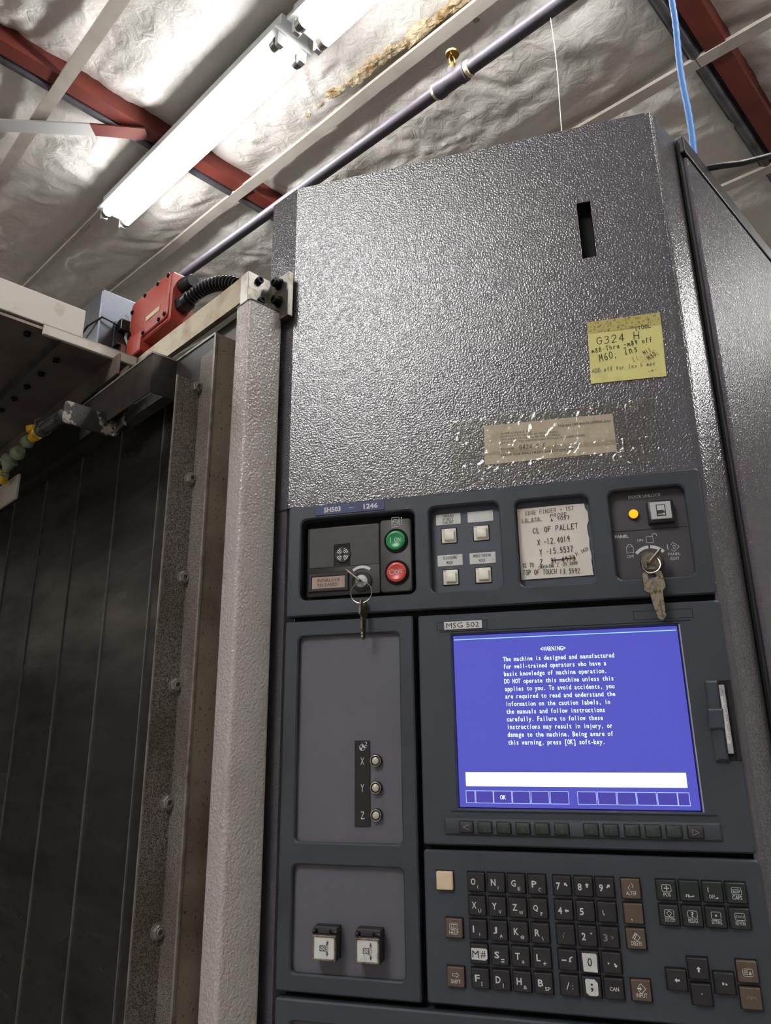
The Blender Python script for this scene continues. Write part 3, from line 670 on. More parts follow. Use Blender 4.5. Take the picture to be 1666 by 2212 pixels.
# --- fourth bay: door unlock and panel lock
m = MB(); yy = RD - .0003
def tx(m, st, a_, b_, crop_, y=yy, mi=0, bold=.0, hgt=None):
    p, q = crop_(*a_, y), crop_(*b_, y); zc = (p[1] + q[1]) / 2; h = hgt or (q[1] - p[1])
    m.text(st, p[0], q[0], zc - h / 2, zc + h / 2, y, mi, bold)
tx(m, 'DOOR UNLOCK', (472, 378), (962, 335), cD, hgt=.0032, bold=.024); tx(m, 'PANEL', (268, 972), (475, 958), cD, hgt=.0032, bold=.024)
tx(m, 'ON', (602, 1024), (688, 1018), cD, hgt=.0027); tx(m, 'OFF', (452, 1268), (555, 1262), cD, hgt=.0028); tx(m, 'PANEL', (1066, 1230), (1250, 1220), cD, hgt=.0027); tx(m, '/EDIT', (1095, 1298), (1240, 1288), cD, hgt=.0027)
zl = cD(780, 855, yy)[1]; m.rect(H4[0] + .001, H4[1] - .001, zl - .0003, zl + .0003, yy, 1)
c = cD(495, 1165, yy); m.line([(c[0] - .0031, c[1] - .0030), (c[0] + .0031, c[1] - .0030), (c[0] + .0031, c[1] + .0030), (c[0] - .0031, c[1] + .0030)], .0004, yy, 0, True); m.arc(c[0], c[1] + .0033, .0022, 0, 180, .0005, yy, 0)
c = cD(790, 1010, yy); m.line([(c[0] - .0031, c[1] - .0030), (c[0] + .0031, c[1] - .0030), (c[0] + .0031, c[1] + .0030), (c[0] - .0031, c[1] + .0030)], .0004, yy, 0, True); m.arc(c[0] + .0046, c[1] + .0034, .0022, -10, 190, .0005, yy, 0)
c = cD(1060, 1125, yy); m.rect(c[0] - .0003, c[0] + .0003, c[1] - .0027, c[1] + .0027, yy, 0)
c = cD(1165, 1120, yy); r_ = .0045; m.line([(c[0] - .0034, c[1] + .0022), (c[0] - .001, c[1] + r_), (c[0] + .004, c[1]), (c[0] - .001, c[1] - r_), (c[0] - .0034, c[1] - .0022)], .0004, yy, 0)
m.line([(c[0] - .002, c[1] + .0008), (c[0] - .0006, c[1] + .002), (c[0] + .0008, c[1] + .0008), (c[0] - .0016, c[1] - .001), (c[0] - .0003, c[1] - .002), (c[0] + .001, c[1] - .0008)], .0004, yy, 0)
m.build('lock_legends', [legend, gap], up)
c = cD(545, 640, RD)
m = MB(); m.lathe((c[0], RD, c[1]), (0, -1, 0), [(.0051, 0), (.0051, .0022), (.0046, .003)], 24); m.build('lamp_holder', keybrown, up, smooth=True)
m = MB(); m.lathe((c[0], RD, c[1]), (0, -1, 0), [(.0043, .0028), (.0043, .0044), (.0036, .0053), (.0012, .0056)], 24); m.build('amber_lamp', amber, up, smooth=True)
c = cD(950, 600, RD - .004)
m = MB(); m.rbox(c[0] - .0118, c[0] + .0118, RD - .0085, RD, c[1] - .0112, c[1] + .0112, .001, .001); m.build('switch_housing', black, up, smooth=True)
m = MB(); yk = RD - .0105; m.rbox(c[0] - .0093, c[0] + .0093, yk, RD - .008, c[1] - .0083, c[1] + .0087, .0008, .0004)
y2 = yk - .0002; m.rect(c[0] - .0042, c[0] + .0042, c[1] - .0056, c[1] + .0060, y2, 1); m.rect(c[0] - .0034, c[0] + .0034, c[1] + .0003, c[1] + .0053, y2 - .0001, 0); m.rect(c[0] - .003, c[0] + .0016, c[1] - .0042, c[1] - .0034, y2 - .0001, 0); m.disc(c[0] + .0024, c[1] - .0037, .0011, y2 - .0001, 0, 12)
m.rect(c[0] + .0024, c[0] + .0032, c[1] - .0012, c[1] + .0004, y2 - .0001, 0); m.build('unlock_button', [silver_btn, ink], up)
lk = cD(812, 1352, RD)
m = MB(); m.arc(lk[0], lk[1] - .0010, .0162, 93, 140, .0030, yy, 0); m.arc(lk[0], lk[1] - .0010, .0162, 40, 87, .0030, yy, 0); m.build('dial_mark', legend, up)
m = MB(); m.lathe((lk[0], RD, lk[1]), (0, -1, 0), [(.0104, 0), (.0104, .0036), (.0096, .0050)], 32, 1); m.lathe((lk[0], RD, lk[1]), (0, -1, 0), [(.0090, .0040), (.0090, .0062), (.0084, .0068), (.0050, .0068), (.0049, .0065), (.0047, .0068)], 32, 0)
m.build('panel_lock', [chrome, nickel], up, smooth=True)

# --- left panel
yl = .006
m = MB(); s0 = cX(272, 1965, yl); s1 = cX(600, 95, yl); m.rbox(s0[0], s1[0], yl - .0011, yl + .001, s0[1], s1[1], .0003, .0002)
ys = yl - .0013
def xz(x, y): return cX(x, y, ys)
for st, x, y in (('X', 430, 545), ('Y', 432, 1128), ('Z', 437, 1722)):
    q = xz(x, y); m.text(st, q[0] - .0019, q[0] + .0019, q[1] - .0034, q[1] + .0034, ys, 1)
q = xz(427, 250); m.arc(q[0], q[1], .0028, 0, 360, .0005, ys, 1, 24)
for k in (1, 3): m.add([(q[0], ys, q[1])] + [(q[0] + .0028 * math.cos(math.radians(90 * (k - 1) + 90 * j / 6)), ys, q[1] + .0028 * math.sin(math.radians(90 * (k - 1) + 90 * j / 6))) for j in range(7)], [tuple(range(8))], 1)
m.line([(q[0], q[1] + .0028), (q[0], q[1] + .0044)], .0005, ys, 1); m.line([(q[0] + .0028, q[1]), (q[0] + .0044, q[1])], .0005, ys, 1); e = xz(512, 170); m.text('2', e[0] - .0012, e[0] + .0012, e[1] - .002, e[1] + .002, ys, 1)
m.build('axis_strip', [black, legend], lp)
for x, y in ((730, 535), (735, 1120), (742, 1718)):
    q = cX(x, y, yl - .002)
    m = MB(); m.lathe((q[0], yl, q[1]), (0, -1, 0), [(.0058, 0), (.0058, .0030), (.0054, .0044)], 28, 1); m.lathe((q[0], yl, q[1]), (0, -1, 0), [(.0054, .0040), (.0054, .0048), (.0047, .0050), (.0044, .0040)], 28, 0, cap1=True)
    m.build('lamp_ring', [chrome, black], lp, smooth=True)
    m = MB(); m.lathe((q[0], yl, q[1]), (0, -1, 0), [(.0036, .0038), (.0032, .0052), (.0018, .0060)], 20); m.build('lamp_lens', lens, lp, smooth=True)
for i, (x, y) in enumerate(((455, 665), (1165, 715))):
    q = cT(x, y, yl - .014)
    m = MB(); m.rbox(q[0] - .0118, q[0] + .0118, yl - .0135, yl, q[1] - .0108, q[1] + .0108, .0012, .001); m.rbox(q[0] - .0118, q[0] + .0118, yl - .011, yl, q[1] + .0108, q[1] + .0165, .001, .001)
    for sg in (-1, 1): m.lathe((q[0] + sg * .0104 - .0014, yl - .0125, q[1] + .0128), (1, 0, 0), [(.0017, 0), (.0017, .0028)], 10, 0)
    m.build('guarded_switch', black, lp, smooth=True)
    m = MB(); m.rbox(q[0] - .0064, q[0] + .0050, yl - .0135, yl - .006, q[1] + .0110, q[1] + .0152, .0006, .0005); m.build('guard_hinge', keycap, lp)
    m = MB(); m.plate(rrect(q[0] - .0112, q[0] + .0112, q[1] - .0102, q[1] + .0102, .0006, 2), [rrect(q[0] - .0096, q[0] + .0096, q[1] - .0085, q[1] + .0085, .0004, 2)], yl - .0150, yl - .0130, .0004); m.build('guard_frame', nickel, lp)
    m = MB(); yk = yl - .0148; m.rect(q[0] - .0096, q[0] + .0096, q[1] - .0085, q[1] + .0085, yk + .0006, 0)
    bx = q[0] - .0012; m.line([(bx - .0026, q[1] - .0021), (bx + .0026, q[1] - .0021), (bx + .0026, q[1] + .0021), (bx - .0026, q[1] + .0021)], .0004, yk, 1, True); m.line([(bx - .0026, q[1] + .0012), (bx + .0016, q[1] - .0021)], .0004, yk, 1); m.line([(bx - .0012, q[1] + .0021), (bx + .0026, q[1] - .0006)], .0004, yk, 1)
    rx = bx + .0042; m.line([(rx - .0010, q[1] - .0010), (rx + .0010, q[1] - .0010), (rx + .0010, q[1] + .0010), (rx - .0010, q[1] + .0010)], .0003, yk, 1, True)
    for sg in (-1, 1):
        m.line([(rx - .0013, q[1] + sg * .0022), (rx - .0005, q[1] + sg * .0030), (rx + .0004, q[1] + sg * .0022)], .0003, yk, 1)
        tip = 1 if i == 0 else -1; zb_ = q[1] + sg * .0046
        m.line([(rx + .0004, zb_ + sg * tip * .0016), (rx + .0015, zb_), (rx - .0007, zb_)], .0003, yk, 1, True); m.line([(rx + .0002, zb_), (rx + .0002, zb_ - sg * tip * .0016)], .0009, yk, 1)
    m.build('switch_face', [white, ink], lp)
m = MB(); e = cT(1310, 355, yl); m.line([(e[0] - .004, e[1]), (e[0] - .0016, e[1] + .0016), (e[0] - .0016, e[1] + .0008), (e[0] + .0036, e[1] + .0008), (e[0] + .0036, e[1] - .0010), (e[0] - .0016, e[1] - .0010), (e[0] - .0016, e[1] - .0016)], .0006, yl - .0002, 0, True); m.build('worn_arrow_mark', legend_dim, lp)

# --- screen panel
ysn = .0035
m = MB(); m.rbox(SCR[0], SCR[1], ysn, ysn + .006, SCR[2], SCR[3], .0006, .0002)
yt = ysn - .0003
m.rect(SCR[0] + .001, SCR[1] - .001, SCR[3] - .0042, SCR[3] - .0035, yt, 3)
m.rect(-.1187, .0742, 1.3481, 1.3603, yt, 1)
cw = .1029 / 40; x0t = -.0777
TXT = ['The machine is designed and manufactured', 'for well-trained operators who have a', 'basic knowledge of machine operation.', 'DO NOT operate this machine unless this', 'applies to you. To avoid accidents, you', 'are required to read and understand the', 'information on the caution labels, in', 'the manuals and follow instructions', 'carefully. Failure to follow these', 'instructions may result in injury, or', 'damage to the machine. Being aware of', 'this warning, press [OK] soft-key.']
m.mono('<WARNING>', x0t + 14 * cw, 1.4692, cw * 1.02, .0042, yt, 2)
for i, st in enumerate(TXT): m.mono(st, x0t, 1.4609 - i * .00694, cw, .0042, yt, 2)
sk = [(-.119, -.1108), (-.11, -.094), (-.0934, -.0771), (-.0763, -.0607), (-.0595, -.0437), (-.0425, -.0265), (-.0186, -.0025), (-.0013, .0144), (.0153, .0309), (.0318, .0479), (.0488, .0649), (.0654, .0746)]
for a_, b_ in sk:
    m.rect(a_, b_, 1.3337, 1.3441, yt, 5); m.line([(a_, 1.3337), (b_, 1.3337), (b_, 1.3441), (a_, 1.3441)], .0005, yt - .0001, 4, True)
m.mono('OK', -.0878, 1.3370, cw * 1.1, .0037, yt - .0001, 2)
m.build('screen', [scr_blue, scr_white, scr_text, scr_cyan, scr_line, scr_dim], sp)
# bezel lips above and below the glass
m = MB(); zt_ = SCR[3]
m.add([(-.1385, -.0006, zt_ + .0042), (.0945, -.0006, zt_ + .0042), (.0945, .0012, zt_ + .0030), (-.1385, .0012, zt_ + .0030), (-.1385, .002, zt_ + .0042), (.0945, .002, zt_ + .0042)], [(0, 3, 2, 1), (0, 1, 5, 4)]); m.build('bezel_lip', gap, sp)
m = MB(); m.box(-.1330, .0950, -.0006, .001, SCR[2] - .0036, SCR[2] - .0028); m.build('bezel_lip', black, sp)
m = MB(); m.box(SCR[1] + .0012, SCR[1] + .0022, -.0004, .001, SCR[2] - .001, SCR[3] + .001); m.build('bezel_trim', card_m, sp)
# label holders
for a_, b_, lab in ((cH(97, 132), cH(330, 88), True), (cH(1022, 78), cH(1295, 40), False)):
    zc = (a_[1] + b_[1]) / 2; m = MB()
    m.line([(a_[0], zc - .0040), (b_[0], zc - .0040), (b_[0], zc + .0040), (a_[0], zc + .0040)], .0005, -.0002, 0, True); m.build('label_frame', gap, sp)
    if lab:
        p, q = cH(130, 112), cH(307, 104); m = MB(); m.rbox(p[0], q[0], -.0007, .0004, zc - .0037, zc + .0040, .0003, .0001); m.text('MSG 502', p[0] + .0022, q[0] - .0026, zc - .0023, zc + .0027, -.0009, 1, .012); m.build('name_label', [white, ink], sp)
# soft keys
p, q = (cF(55, 125)[0], cF(1615, 165)[0]), (1.3208, 1.3066)
m = MB(); m.rbox(p[0], p[1], -.0022, .001, q[1], q[0], .0012, .0014); m.build('softkey_bar', plastic, sp, smooth=True)
sx = [(175, 125), (280, 128), (386, 131), (494, 134), (602, 138), (713, 140), (878, 144), (990, 149), (1110, 151), (1228, 154), (1347, 156), (1468, 160)]
for i, (x, y) in enumerate(sx):
    c = cF(x, y, -.004); m = MB(); zc = (q[0] + q[1]) / 2
    m.rbox(c[0] - .0067, c[0] + .0067, -.0023, -.001, zc - .0052, zc + .0052, .001, .0001, 2)
    m.rbox(c[0] - .0062, c[0] + .0062, -.0044, -.001, zc - .0047, zc + .0047, .001, .0007, 0); ya = -.0046
    if i in (0, 11):
        sg = 1 if i == 0 else -1; m.line([(c[0] + sg * .0026, zc + .0022), (c[0] - sg * .0026, zc), (c[0] + sg * .0026, zc - .0022)], .0004, ya, 1, i == 11)
    else:
        m.text('F', c[0] - .0044, c[0] - .0026, zc - .0003, zc + .0022, ya, 1); st = str(i); m.text(st, c[0] - (.0012 if i > 1 else .0002), c[0] + ((.0014 if i > 1 else .0006) if len(st) == 1 else .0042), zc - .0026, zc + .0026, ya, 1)
    m.build('soft_key', [keygreen if i not in (0, 11) else keycap, soft_green if i not in (0, 11) else legend_dim, gap], sp, smooth=True)
# memory-card slot at the right edge
def sl(x, y, d=0): return cS(x, y, d)
a_, b_ = sl(190, 335), sl(600, 1760); zt_, zb_ = 1.4545, 1.3790
zt_ = (sl(190, 335)[1] + sl(650, 320)[1]) / 2; zb_ = (sl(380, 1750)[1] + sl(880, 1755)[1]) / 2
x0_, x1_ = sl(180, 335)[0], .1207
m = MB(); m.box(x0_ + .002, x1_ - .0005, -.0004, .001, zb_, zt_); m.build('card_slot', gap, sp)
m = MB(); m.prism([(x0_, zb_), (x0_ + .0105, zb_), (x0_ + .0105, zt_), (x0_, zt_)], -.0045, 0, .002); m.prism([(x0_ - .0022, zb_ + .026), (x0_ + .0100, zb_ + .026), (x0_ + .0112, zt_ - .024), (x0_ - .0012, zt_ - .024)], -.0065, -.003, .0014); m.build('slot_cover', plastic2, sp, smooth=True)
m = MB(); m.rbox(x0_ + .0106, x0_ + .0150, -.0040, .001, zb_ + .006, zt_ - .004, .0006, .0004); m.rbox(x0_ + .0108, x0_ + .0136, -.0043, -.001, zb_ + .0142, zt_ - .0135, .0003, .0001, 1)
for k in range(26): 
    z_ = zb_ + .018 + k * .0016
    if k % 5 != 3: m.rect(x0_ + .0126, x0_ + .0131, z_, z_ + .0008, -.0045, 2)
m.build('memory_card', [card_m, white, ink], sp)
m = MB(); m.box(x0_ + .0178, x1_ - .0006, -.0008, .001, zb_ + .001, zt_ - .001); m.build('slot_trim', black, sp)

# --- keypad
KS = .0149
def key(x, z, mtl, draw=None, lm=legend, size=KS, name='key'):
    m = MB(); h = size / 2
    m.rect(x - h - .0009, x + h + .0009, z - h - .0010, z + h + .0010, -.0002, 2)
    m.prism(rrect(x - h, x + h, z - h, z + h, .0008, 2), -.0040, 0, .0007, 0, inset=.0006)
    n_ = 20; cr = .0052; b0 = len(m.v)
    m.add([(x + cr * math.cos(2 * math.pi * k / n_), -.00405, z - .0002 + cr * math.sin(2 * math.pi * k / n_)) for k in range(n_)] + [(x, -.00385, z - .0002)], [(k, (k + 1) % n_, n_) for k in range(n_)], 0)
    if draw: draw(m, x, z, -.0043)
    return m.build(name, [mtl, lm, gap, white, ink], kp, smooth=True)
def big(ch, sub=None, sw=.0034):
    def d(m, x, z, y):
        wd = .0042 if ch not in 'IJL1' else (.0012 if ch in 'I1' else .0034)
        m.text(ch, x - .0045, x - .0045 + wd, z - .0022, z + .0031, y, 1, .022)
        if sub: m.text(sub, x + .0010, x + .0010 + sw, z - .0050, z - .0022, y, 1, .014)
    return d
cols = [-.1124, -.0946, -.0769, -.0591]; num = [-.0379, -.0200, -.0024]; rows = [1.2688, 1.2500, 1.2313, 1.2126, 1.1940]
L_ = [[('O', '(', .0012), ('N', ')', .0012), ('G', 'E', .0024), ('P', 'C', .0026)], [('X', 'U', .0026), ('Y', 'V', .0026), ('Z', 'W', .0036), ('Q', '?', .0024)],
      [('I', ',', .0008), ('J', 'A', .0026), ('K', '@', .0034), ('R', '\\', .0018)], [('M', '#', .003), ('S', '=', .0028), ('T', '*', .0020), ('L', '+', .0026)], [('F', '[', .0011), ('D', ']', .0011), ('H', '&', .003), ('B', 'SP', .0046)]]
def arrow(m, x, z, y, ang, L=.0026, wd=.0012, mi=1):
    c, s_ = math.cos(math.radians(ang)), math.sin(math.radians(ang)); R_ = lambda a_, b_: (x + a_ * c - b_ * s_, z + a_ * s_ + b_ * c)
    m.poly([R_(-L, -wd / 2), R_(0, -wd / 2), R_(0, wd / 2), R_(-L, wd / 2)], y, mi); m.poly([R_(0, -wd * 1.25), R_(L * .8, 0), R_(0, wd * 1.25)], y, mi)
def sticker(txt):
    def d(m, x, z, y):
        if txt == 'M#':
            m.poly([(x - .0066, z - .0042), (x + .0054, z - .0044), (x + .0072, z - .0030), (x + .0072, z + .0036), (x + .0060, z + .0046), (x - .0066, z + .0046)], y, 3); m.text('M', x - .0058, x - .0002, z - .0028, z + .0028, y - .0002, 4, .01); m.text('#', x + .0014, x + .0058, z - .0026, z + .0028, y - .0002, 4)
        elif txt == '0':
            m.poly([(x - .0054, z - .0072), (x + .0058, z - .0076), (x + .0060, z + .0052), (x + .0050, z + .0062), (x - .0058, z + .0062)], y, 3); m.text('0', x - .0018, x + .0018, z - .0034, z + .0030, y - .0002, 4, .01)
        else:
            m.poly([(x - .0046, z - .0040), (x - .0022, z - .0060), (x + .0036, z - .0060), (x + .0050, z - .0048), (x + .0050, z + .0034), (x + .0026, z + .0060), (x - .0040, z + .0062), (x - .0050, z + .0050)], y, 3); m.text(';', x - .0008, x + .0012, z - .0032, z + .0030, y - .0002, 4, .03)
    return d
for r in range(5):
    for c in range(4):
        if (r, c) == (3, 0): key(cols[c], rows[r], keycap, sticker('M#'))
        else: key(cols[c], rows[r], keycap, big(*L_[r][c]))
def numk(ch, ang=None, off=(.0030, .0014)):
    def d(m, x, z, y):
        if ch: m.text(ch, x - .0048, x - .0014, z - .0030, z + .0026, y, 1, .022)
        if ang is not None: arrow(m, x + off[0], z + off[1], y, ang, .0020, .0013)
    return d
def bits(*ls):
    def d(m, x, z, y):
        for pl in ls: m.line([(x + a_ * .001, z + b_ * .001) for a_, b_ in pl], .0007, y, 1)
    return d
key(num[0], rows[0], keycap, numk('7', 140)); key(num[1], rows[0], keycap, numk('8', 90)); key(num[2], rows[0], keycap, numk('9', 42))
key(num[0], rows[1], keycap, numk('4', 180, (.0022, -.0002))); key(num[1], rows[1], keycap, numk('5')); key(num[2], rows[1], keycap, bits([(-3.6, 1.4), (-3.2, .2), (-3.4, -.8), (-2.4, -2)]))
key(num[0], rows[2], keycap, bits([(-2, -.4), (-1.8, -1.8)], [(-1.5, 1), (-1.2, 1.5)]), legend_dim); key(num[1], rows[2], keycap, lambda m, x, z, y: (numk('2')(m, x, z, y), bits([(2.4, 2.2), (3.6, 2.8), (3.4, 1.8)])(m, x, z, y))); key(num[2], rows[2], keycap, lambda m, x, z, y: (numk('3')(m, x, z, y), bits([(1.8, 1.2), (3.0, .2), (2, -.6)])(m, x, z, y)), legend_dim)
def minus(m, x, z, y):
    m.rect(x - .0048, x - .0008, z - .0006, z + .0004, y, 1); m.arc(x + .0042, z + .0002, .0024, 90, 180, .0010, y, 1, 8); arrow(m, x + .0020, z - .0006, y, 270, .0010, .0012)
key(num[0], rows[3], keycap, minus); key(num[1], rows[3], keycap, sticker('0')); key(num[2], rows[3], keycap, lambda m, x, z, y: (m.disc(x - .0026, z - .0002, .0007, y, 1, 10), arrow(m, x + .0030, z - .0016, y, 300, .0018, .0012)))
key(num[0], rows[4], keycap, bits([(-2.2, -2.6), (-.4, 2.2)], [(2.4, .1), (2.5, .1)], [(2.4, -2.0), (2.5, -2.0)])); key(num[1], rows[4], keycap, sticker(';')); key(num[2], rows[4], keycap, lambda m, x, z, y: m.text('CAN', x - .0034, x + .0038, z - .0014, z + .0016, y, 1, .02))
# brown function keys
def cap(txt, icon, w_=.0042, hz2=.0030):
    def d(m, x, z, y):
        m.text(txt, x - w_, x + w_, z - .0046, z - .0046 + hz2, y, 1, .006); icon(m, x, z + .0016, y)
    return d
def ic_box(inner):
    def d(m, x, z, y):
        m.line(rrect(x - .0036, x + .0036, z - .0026, z + .0026, .0010, 3), .0004, y, 1, True); inner(m, x, z, y)
    return d
def ic_dia(m, x, z, y, r=.0034): m.line([(x - r, z), (x, z + r), (x + r, z), (x, z - r)], .0004, y, 1, True)
def ic_book(m, x, z, y): m.line([(x - .0022, z - .0014), (x + .0022, z - .0014), (x + .0022, z + .0016), (x - .0022, z + .0016)], .0004, y, 1, True); m.line([(x, z - .0014), (x, z + .0016)], .0004, y, 1)
def ic_out(m, x, z, y): m.line([(x - .0028, z - .0007), (x + .0010, z - .0007), (x + .0010, z - .0016), (x + .0030, z + .0002), (x + .0010, z + .0020), (x + .0010, z + .0011), (x - .0028, z + .0011)], .0004, y, 1, True)
def ic_del(m, x, z, y): ic_dia(m, x + .0005, z - .0003, y, .0028); m.line([(x - .0028, z - .0010), (x - .0002, z + .0032)], .0005, y, 1); m.line([(x - .0016, z - .0020), (x + .0010, z + .0024)], .0005, y, 1)
def ic_in(m, x, z, y): m.line([(x - .0022, z + .0014), (x, z + .0036), (x + .0034, z), (x, z - .0036), (x - .0022, z - .0014)], .0005, y, 1); arrow(m, x - .0010, z, y, 0, .0020, .0012)
def ic_worn(m, x, z, y): m.line([(x - .0010, z - .0024), (x - .0022, z - .0006), (x - .0006, z + .0014)], .0004, y, 1); m.line([(x + .0004, z + .0030), (x + .0020, z + .0010), (x + .0010, z - .0004)], .0004, y, 1)
key(-.1408, 1.2688, beige, None, name='blank_key'); key(-.1337, 1.2313, keybrown, cap('HELP', ic_box(ic_book))); key(-.1337, 1.1938, keybrown, cap('SHIFT', ic_out))
key(.0187, 1.2686, keybrown, cap('ALTER', ic_worn)); key(.0188, 1.2500, keybrown, bits([(-2, -4), (-1.6, -4.6)])); key(.0188, 1.2314, keybrown, cap('DELETE', ic_del)); key(.0188, 1.1942, keybrown, cap('INPUT', ic_in))
ic_plus = ic_box(lambda m, x, z, y: (m.line([(x - .0018, z), (x + .0018, z)], .0006, y, 1), m.line([(x, z - .0016), (x, z + .0016)], .0006, y, 1)))
ic_q = ic_box(lambda m, x, z, y: m.text('?', x - .0010, x + .0010, z - .0018, z + .0018, y, 1, .02)); ic_dot = ic_box(lambda m, x, z, y: m.disc(x, z, .0008, y, 1, 10)); ic_sys = ic_box(lambda m, x, z, y: ic_dia(m, x, z, y, .0020))
ic_net = ic_box(lambda m, x, z, y: (m.line(rrect(x - .0028, x - .0008, z - .0007, z + .0007, .0003, 2), .0003, y, 1, True), m.line(rrect(x + .0008, x + .0028, z - .0007, z + .0007, .0003, 2), .0003, y, 1, True), m.line([(x - .0008, z), (x + .0008, z)], .0004, y, 1)))
ic_caps = ic_box(lambda m, x, z, y: (m.line([(x - .0024, z - .0012), (x + .0014, z - .0012), (x + .0026, z), (x + .0014, z + .0012), (x - .0024, z + .0012)], .0004, y, 1, True), m.line([(x - .0018, z), (x + .0014, z)], .0005, y, 1)))
fk = [.0469, .0648, .0826, .1004]
key(fk[0], 1.2688, keygreen, cap('POS', ic_plus, .0028)); key(fk[1], 1.2688, keygreen, bits([(-3, -4), (-3, -2.4), (-2, -2.6)], [(-1.4, -4.2), (-1.2, -2.2), (-.4, -4)], [(.4, -4), (2.8, -3.4)])); key(fk[2], 1.2688, keygreen, lambda m, x, z, y: (m.text('OFF', x - .0034, x + .0012, z - .0046, z - .0018, y, 1), bits([(-3.4, 3.2), (-3.8, 1.6), (-3.4, .4)], [(1.8, -4.4), (3.4, -4)])(m, x, z, y))); key(fk[3], 1.2688, keygreen, cap('CAPS', ic_caps, .0037))
key(fk[0], 1.2502, keygreen, cap('SYSTEM', ic_sys, .0038)); key(fk[1], 1.2502, keygreen, cap('MESSAGE', ic_q, .0038)); key(fk[2], 1.2502, keygreen, cap('SETTING', ic_dot, .0038)); key(fk[3], 1.2502, keygreen, cap('NETWORK', ic_net, .0038))
key(.0643, 1.2127, keycap, lambda m, x, z, y: arrow(m, x, z, y, 90, .0022, .0014)); key(.0469, 1.2037, keycap, lambda m, x, z, y: arrow(m, x, z, y, 180, .0022, .0014)); key(.0826, 1.2036, keycap, lambda m, x, z, y: (m.rect(x - .0020, x - .0006, z - .0009, z + .0009, y, 1), m.poly([(x + .0002, z - .0009), (x + .0020, z - .0009), (x + .0008, z + .0009)], y, 1))); key(.0645, 1.1946, keycap, bits([(-.2, .8), (.2, .8)]))
def ic_page(m, x, z, y):
    for k in range(3): m.line([(x - .0026, z + .0012 - k * .0012), (x - .0002, z + .0012 - k * .0012)], .0005, y, 1)
    m.poly([(x + .0004, z - .0014), (x + .0026, z - .0014), (x + .0018, z + .0014)], y, 1)
key(.1005, 1.2129, keybrown, lambda m, x, z, y: ic_box(ic_page)(m, x, z - .0004, y)); key(.1005, 1.1945, keybrown, bits([(-3, -.4), (-3.2, .8), (-2, 1.4), (.2, 1.2), (2.8, 1.2), (3.4, .2)], [(-.6, .6), (.4, -.2)]), legend_dim)
#==PART3==
# ================================================================== notes, tape and keys on the console
def sheet(pts, y, th=.0004, nx=14, nz=10, curl=.0006, seed=0, edge=None):
    """thin curled sheet over the quad pts = TL, TR, BR, BL"""
    m = MB(); TL, TR, BR, BL = [Vector(p) for p in pts]; fr, bk = [], []
    for j in range(nz + 1):
        for i in range(nx + 1):
            a_, b_ = i / nx, j / nz
            q = TL.lerp(TR, a_).lerp(BL.lerp(BR, a_), b_)
            if edge and i == nx: q = q + (TR - TL) * edge(b_)
            yy = y - curl * (.5 + noise.noise(Vector((a_ * 2.5, b_ * 2.5, seed)))) 
            fr.append((q[0], yy, q[1])); bk.append((q[0], yy + th, q[1]))
    W_ = nx + 1; ff = [(j * W_ + i, (j + 1) * W_ + i, (j + 1) * W_ + i + 1, j * W_ + i + 1) for j in range(nz) for i in range(nx)]
    nb = len(fr); ff2 = [tuple(nb + k for k in reversed(f)) for f in ff]
    ring = [i for i in range(W_)] + [j * W_ + nx for j in range(1, nz + 1)] + [nz * W_ + i for i in range(nx - 1, -1, -1)] + [j * W_ for j in range(nz - 1, 0, -1)]
    ff3 = [(ring[k], ring[(k + 1) % len(ring)], nb + ring[(k + 1) % len(ring)], nb + ring[k]) for k in range(len(ring))]
    m.add(fr + bk, ff + ff2 + ff3, 0); return m
# yellow sticky note
q = [cN(978, 170, YF), cN(1447, 105, YF), cN(1488, 515, YF), cN(1003, 565, YF)]
t = thing('sticky_note', 'yellow sticky note with handwriting stuck on the console face', 'note')
y_ = YF - .0006; sheet(q, y_, .0003, curl=.0004).build('note_sheet', sticky, t, smooth=True)
yi = y_ - .0006
q2 = [cN(978, 170, YF), cN(1447, 105, YF), cN(1455, 182, YF), cN(984, 245, YF)]
m = MB(); m.poly([q2[3], q2[2], q2[1], q2[0]], yi + .0001); m.build('soiled_band', sticky_d, t)
m = MB()
def hw(m, st, a_, b_, h, mi=0, wd=.0006, c=cN, y=yi, jit=.2): m.hand(st, c(a_[0], a_[1], y), c(b_[0], b_[1], y), h, y, mi, wd, jit)
hw(m, 'ITOOL', (1283, 222), (1392, 198), .0042); hw(m, 'G324 H', (1035, 312), (1320, 272), .0085, 0, .0007); hw(m, 'm88-Thru -m89 off', (1006, 368), (1400, 288), .0050)
hw(m, 'M60; Ins', (1056, 420), (1310, 352), .0078, 0, .0007); hw(m, 'M11,', (1345, 380), (1416, 340), .0048, 0, .0005); hw(m, 'M30;', (1375, 412), (1445, 362), .0048, 0, .0005)
hw(m, 'I(-', (1270, 425), (1340, 398), .0050, 2, .0004); hw(m, 'ADD off for Ins h more', (1008, 492), (1440, 440), .0042, 1, .0005, jit=.5); hw(m, '-m-', (1370, 492), (1430, 476), .003, 2, .0004)
m.build('handwriting', [ink, ink_blue, ink_faint], t)
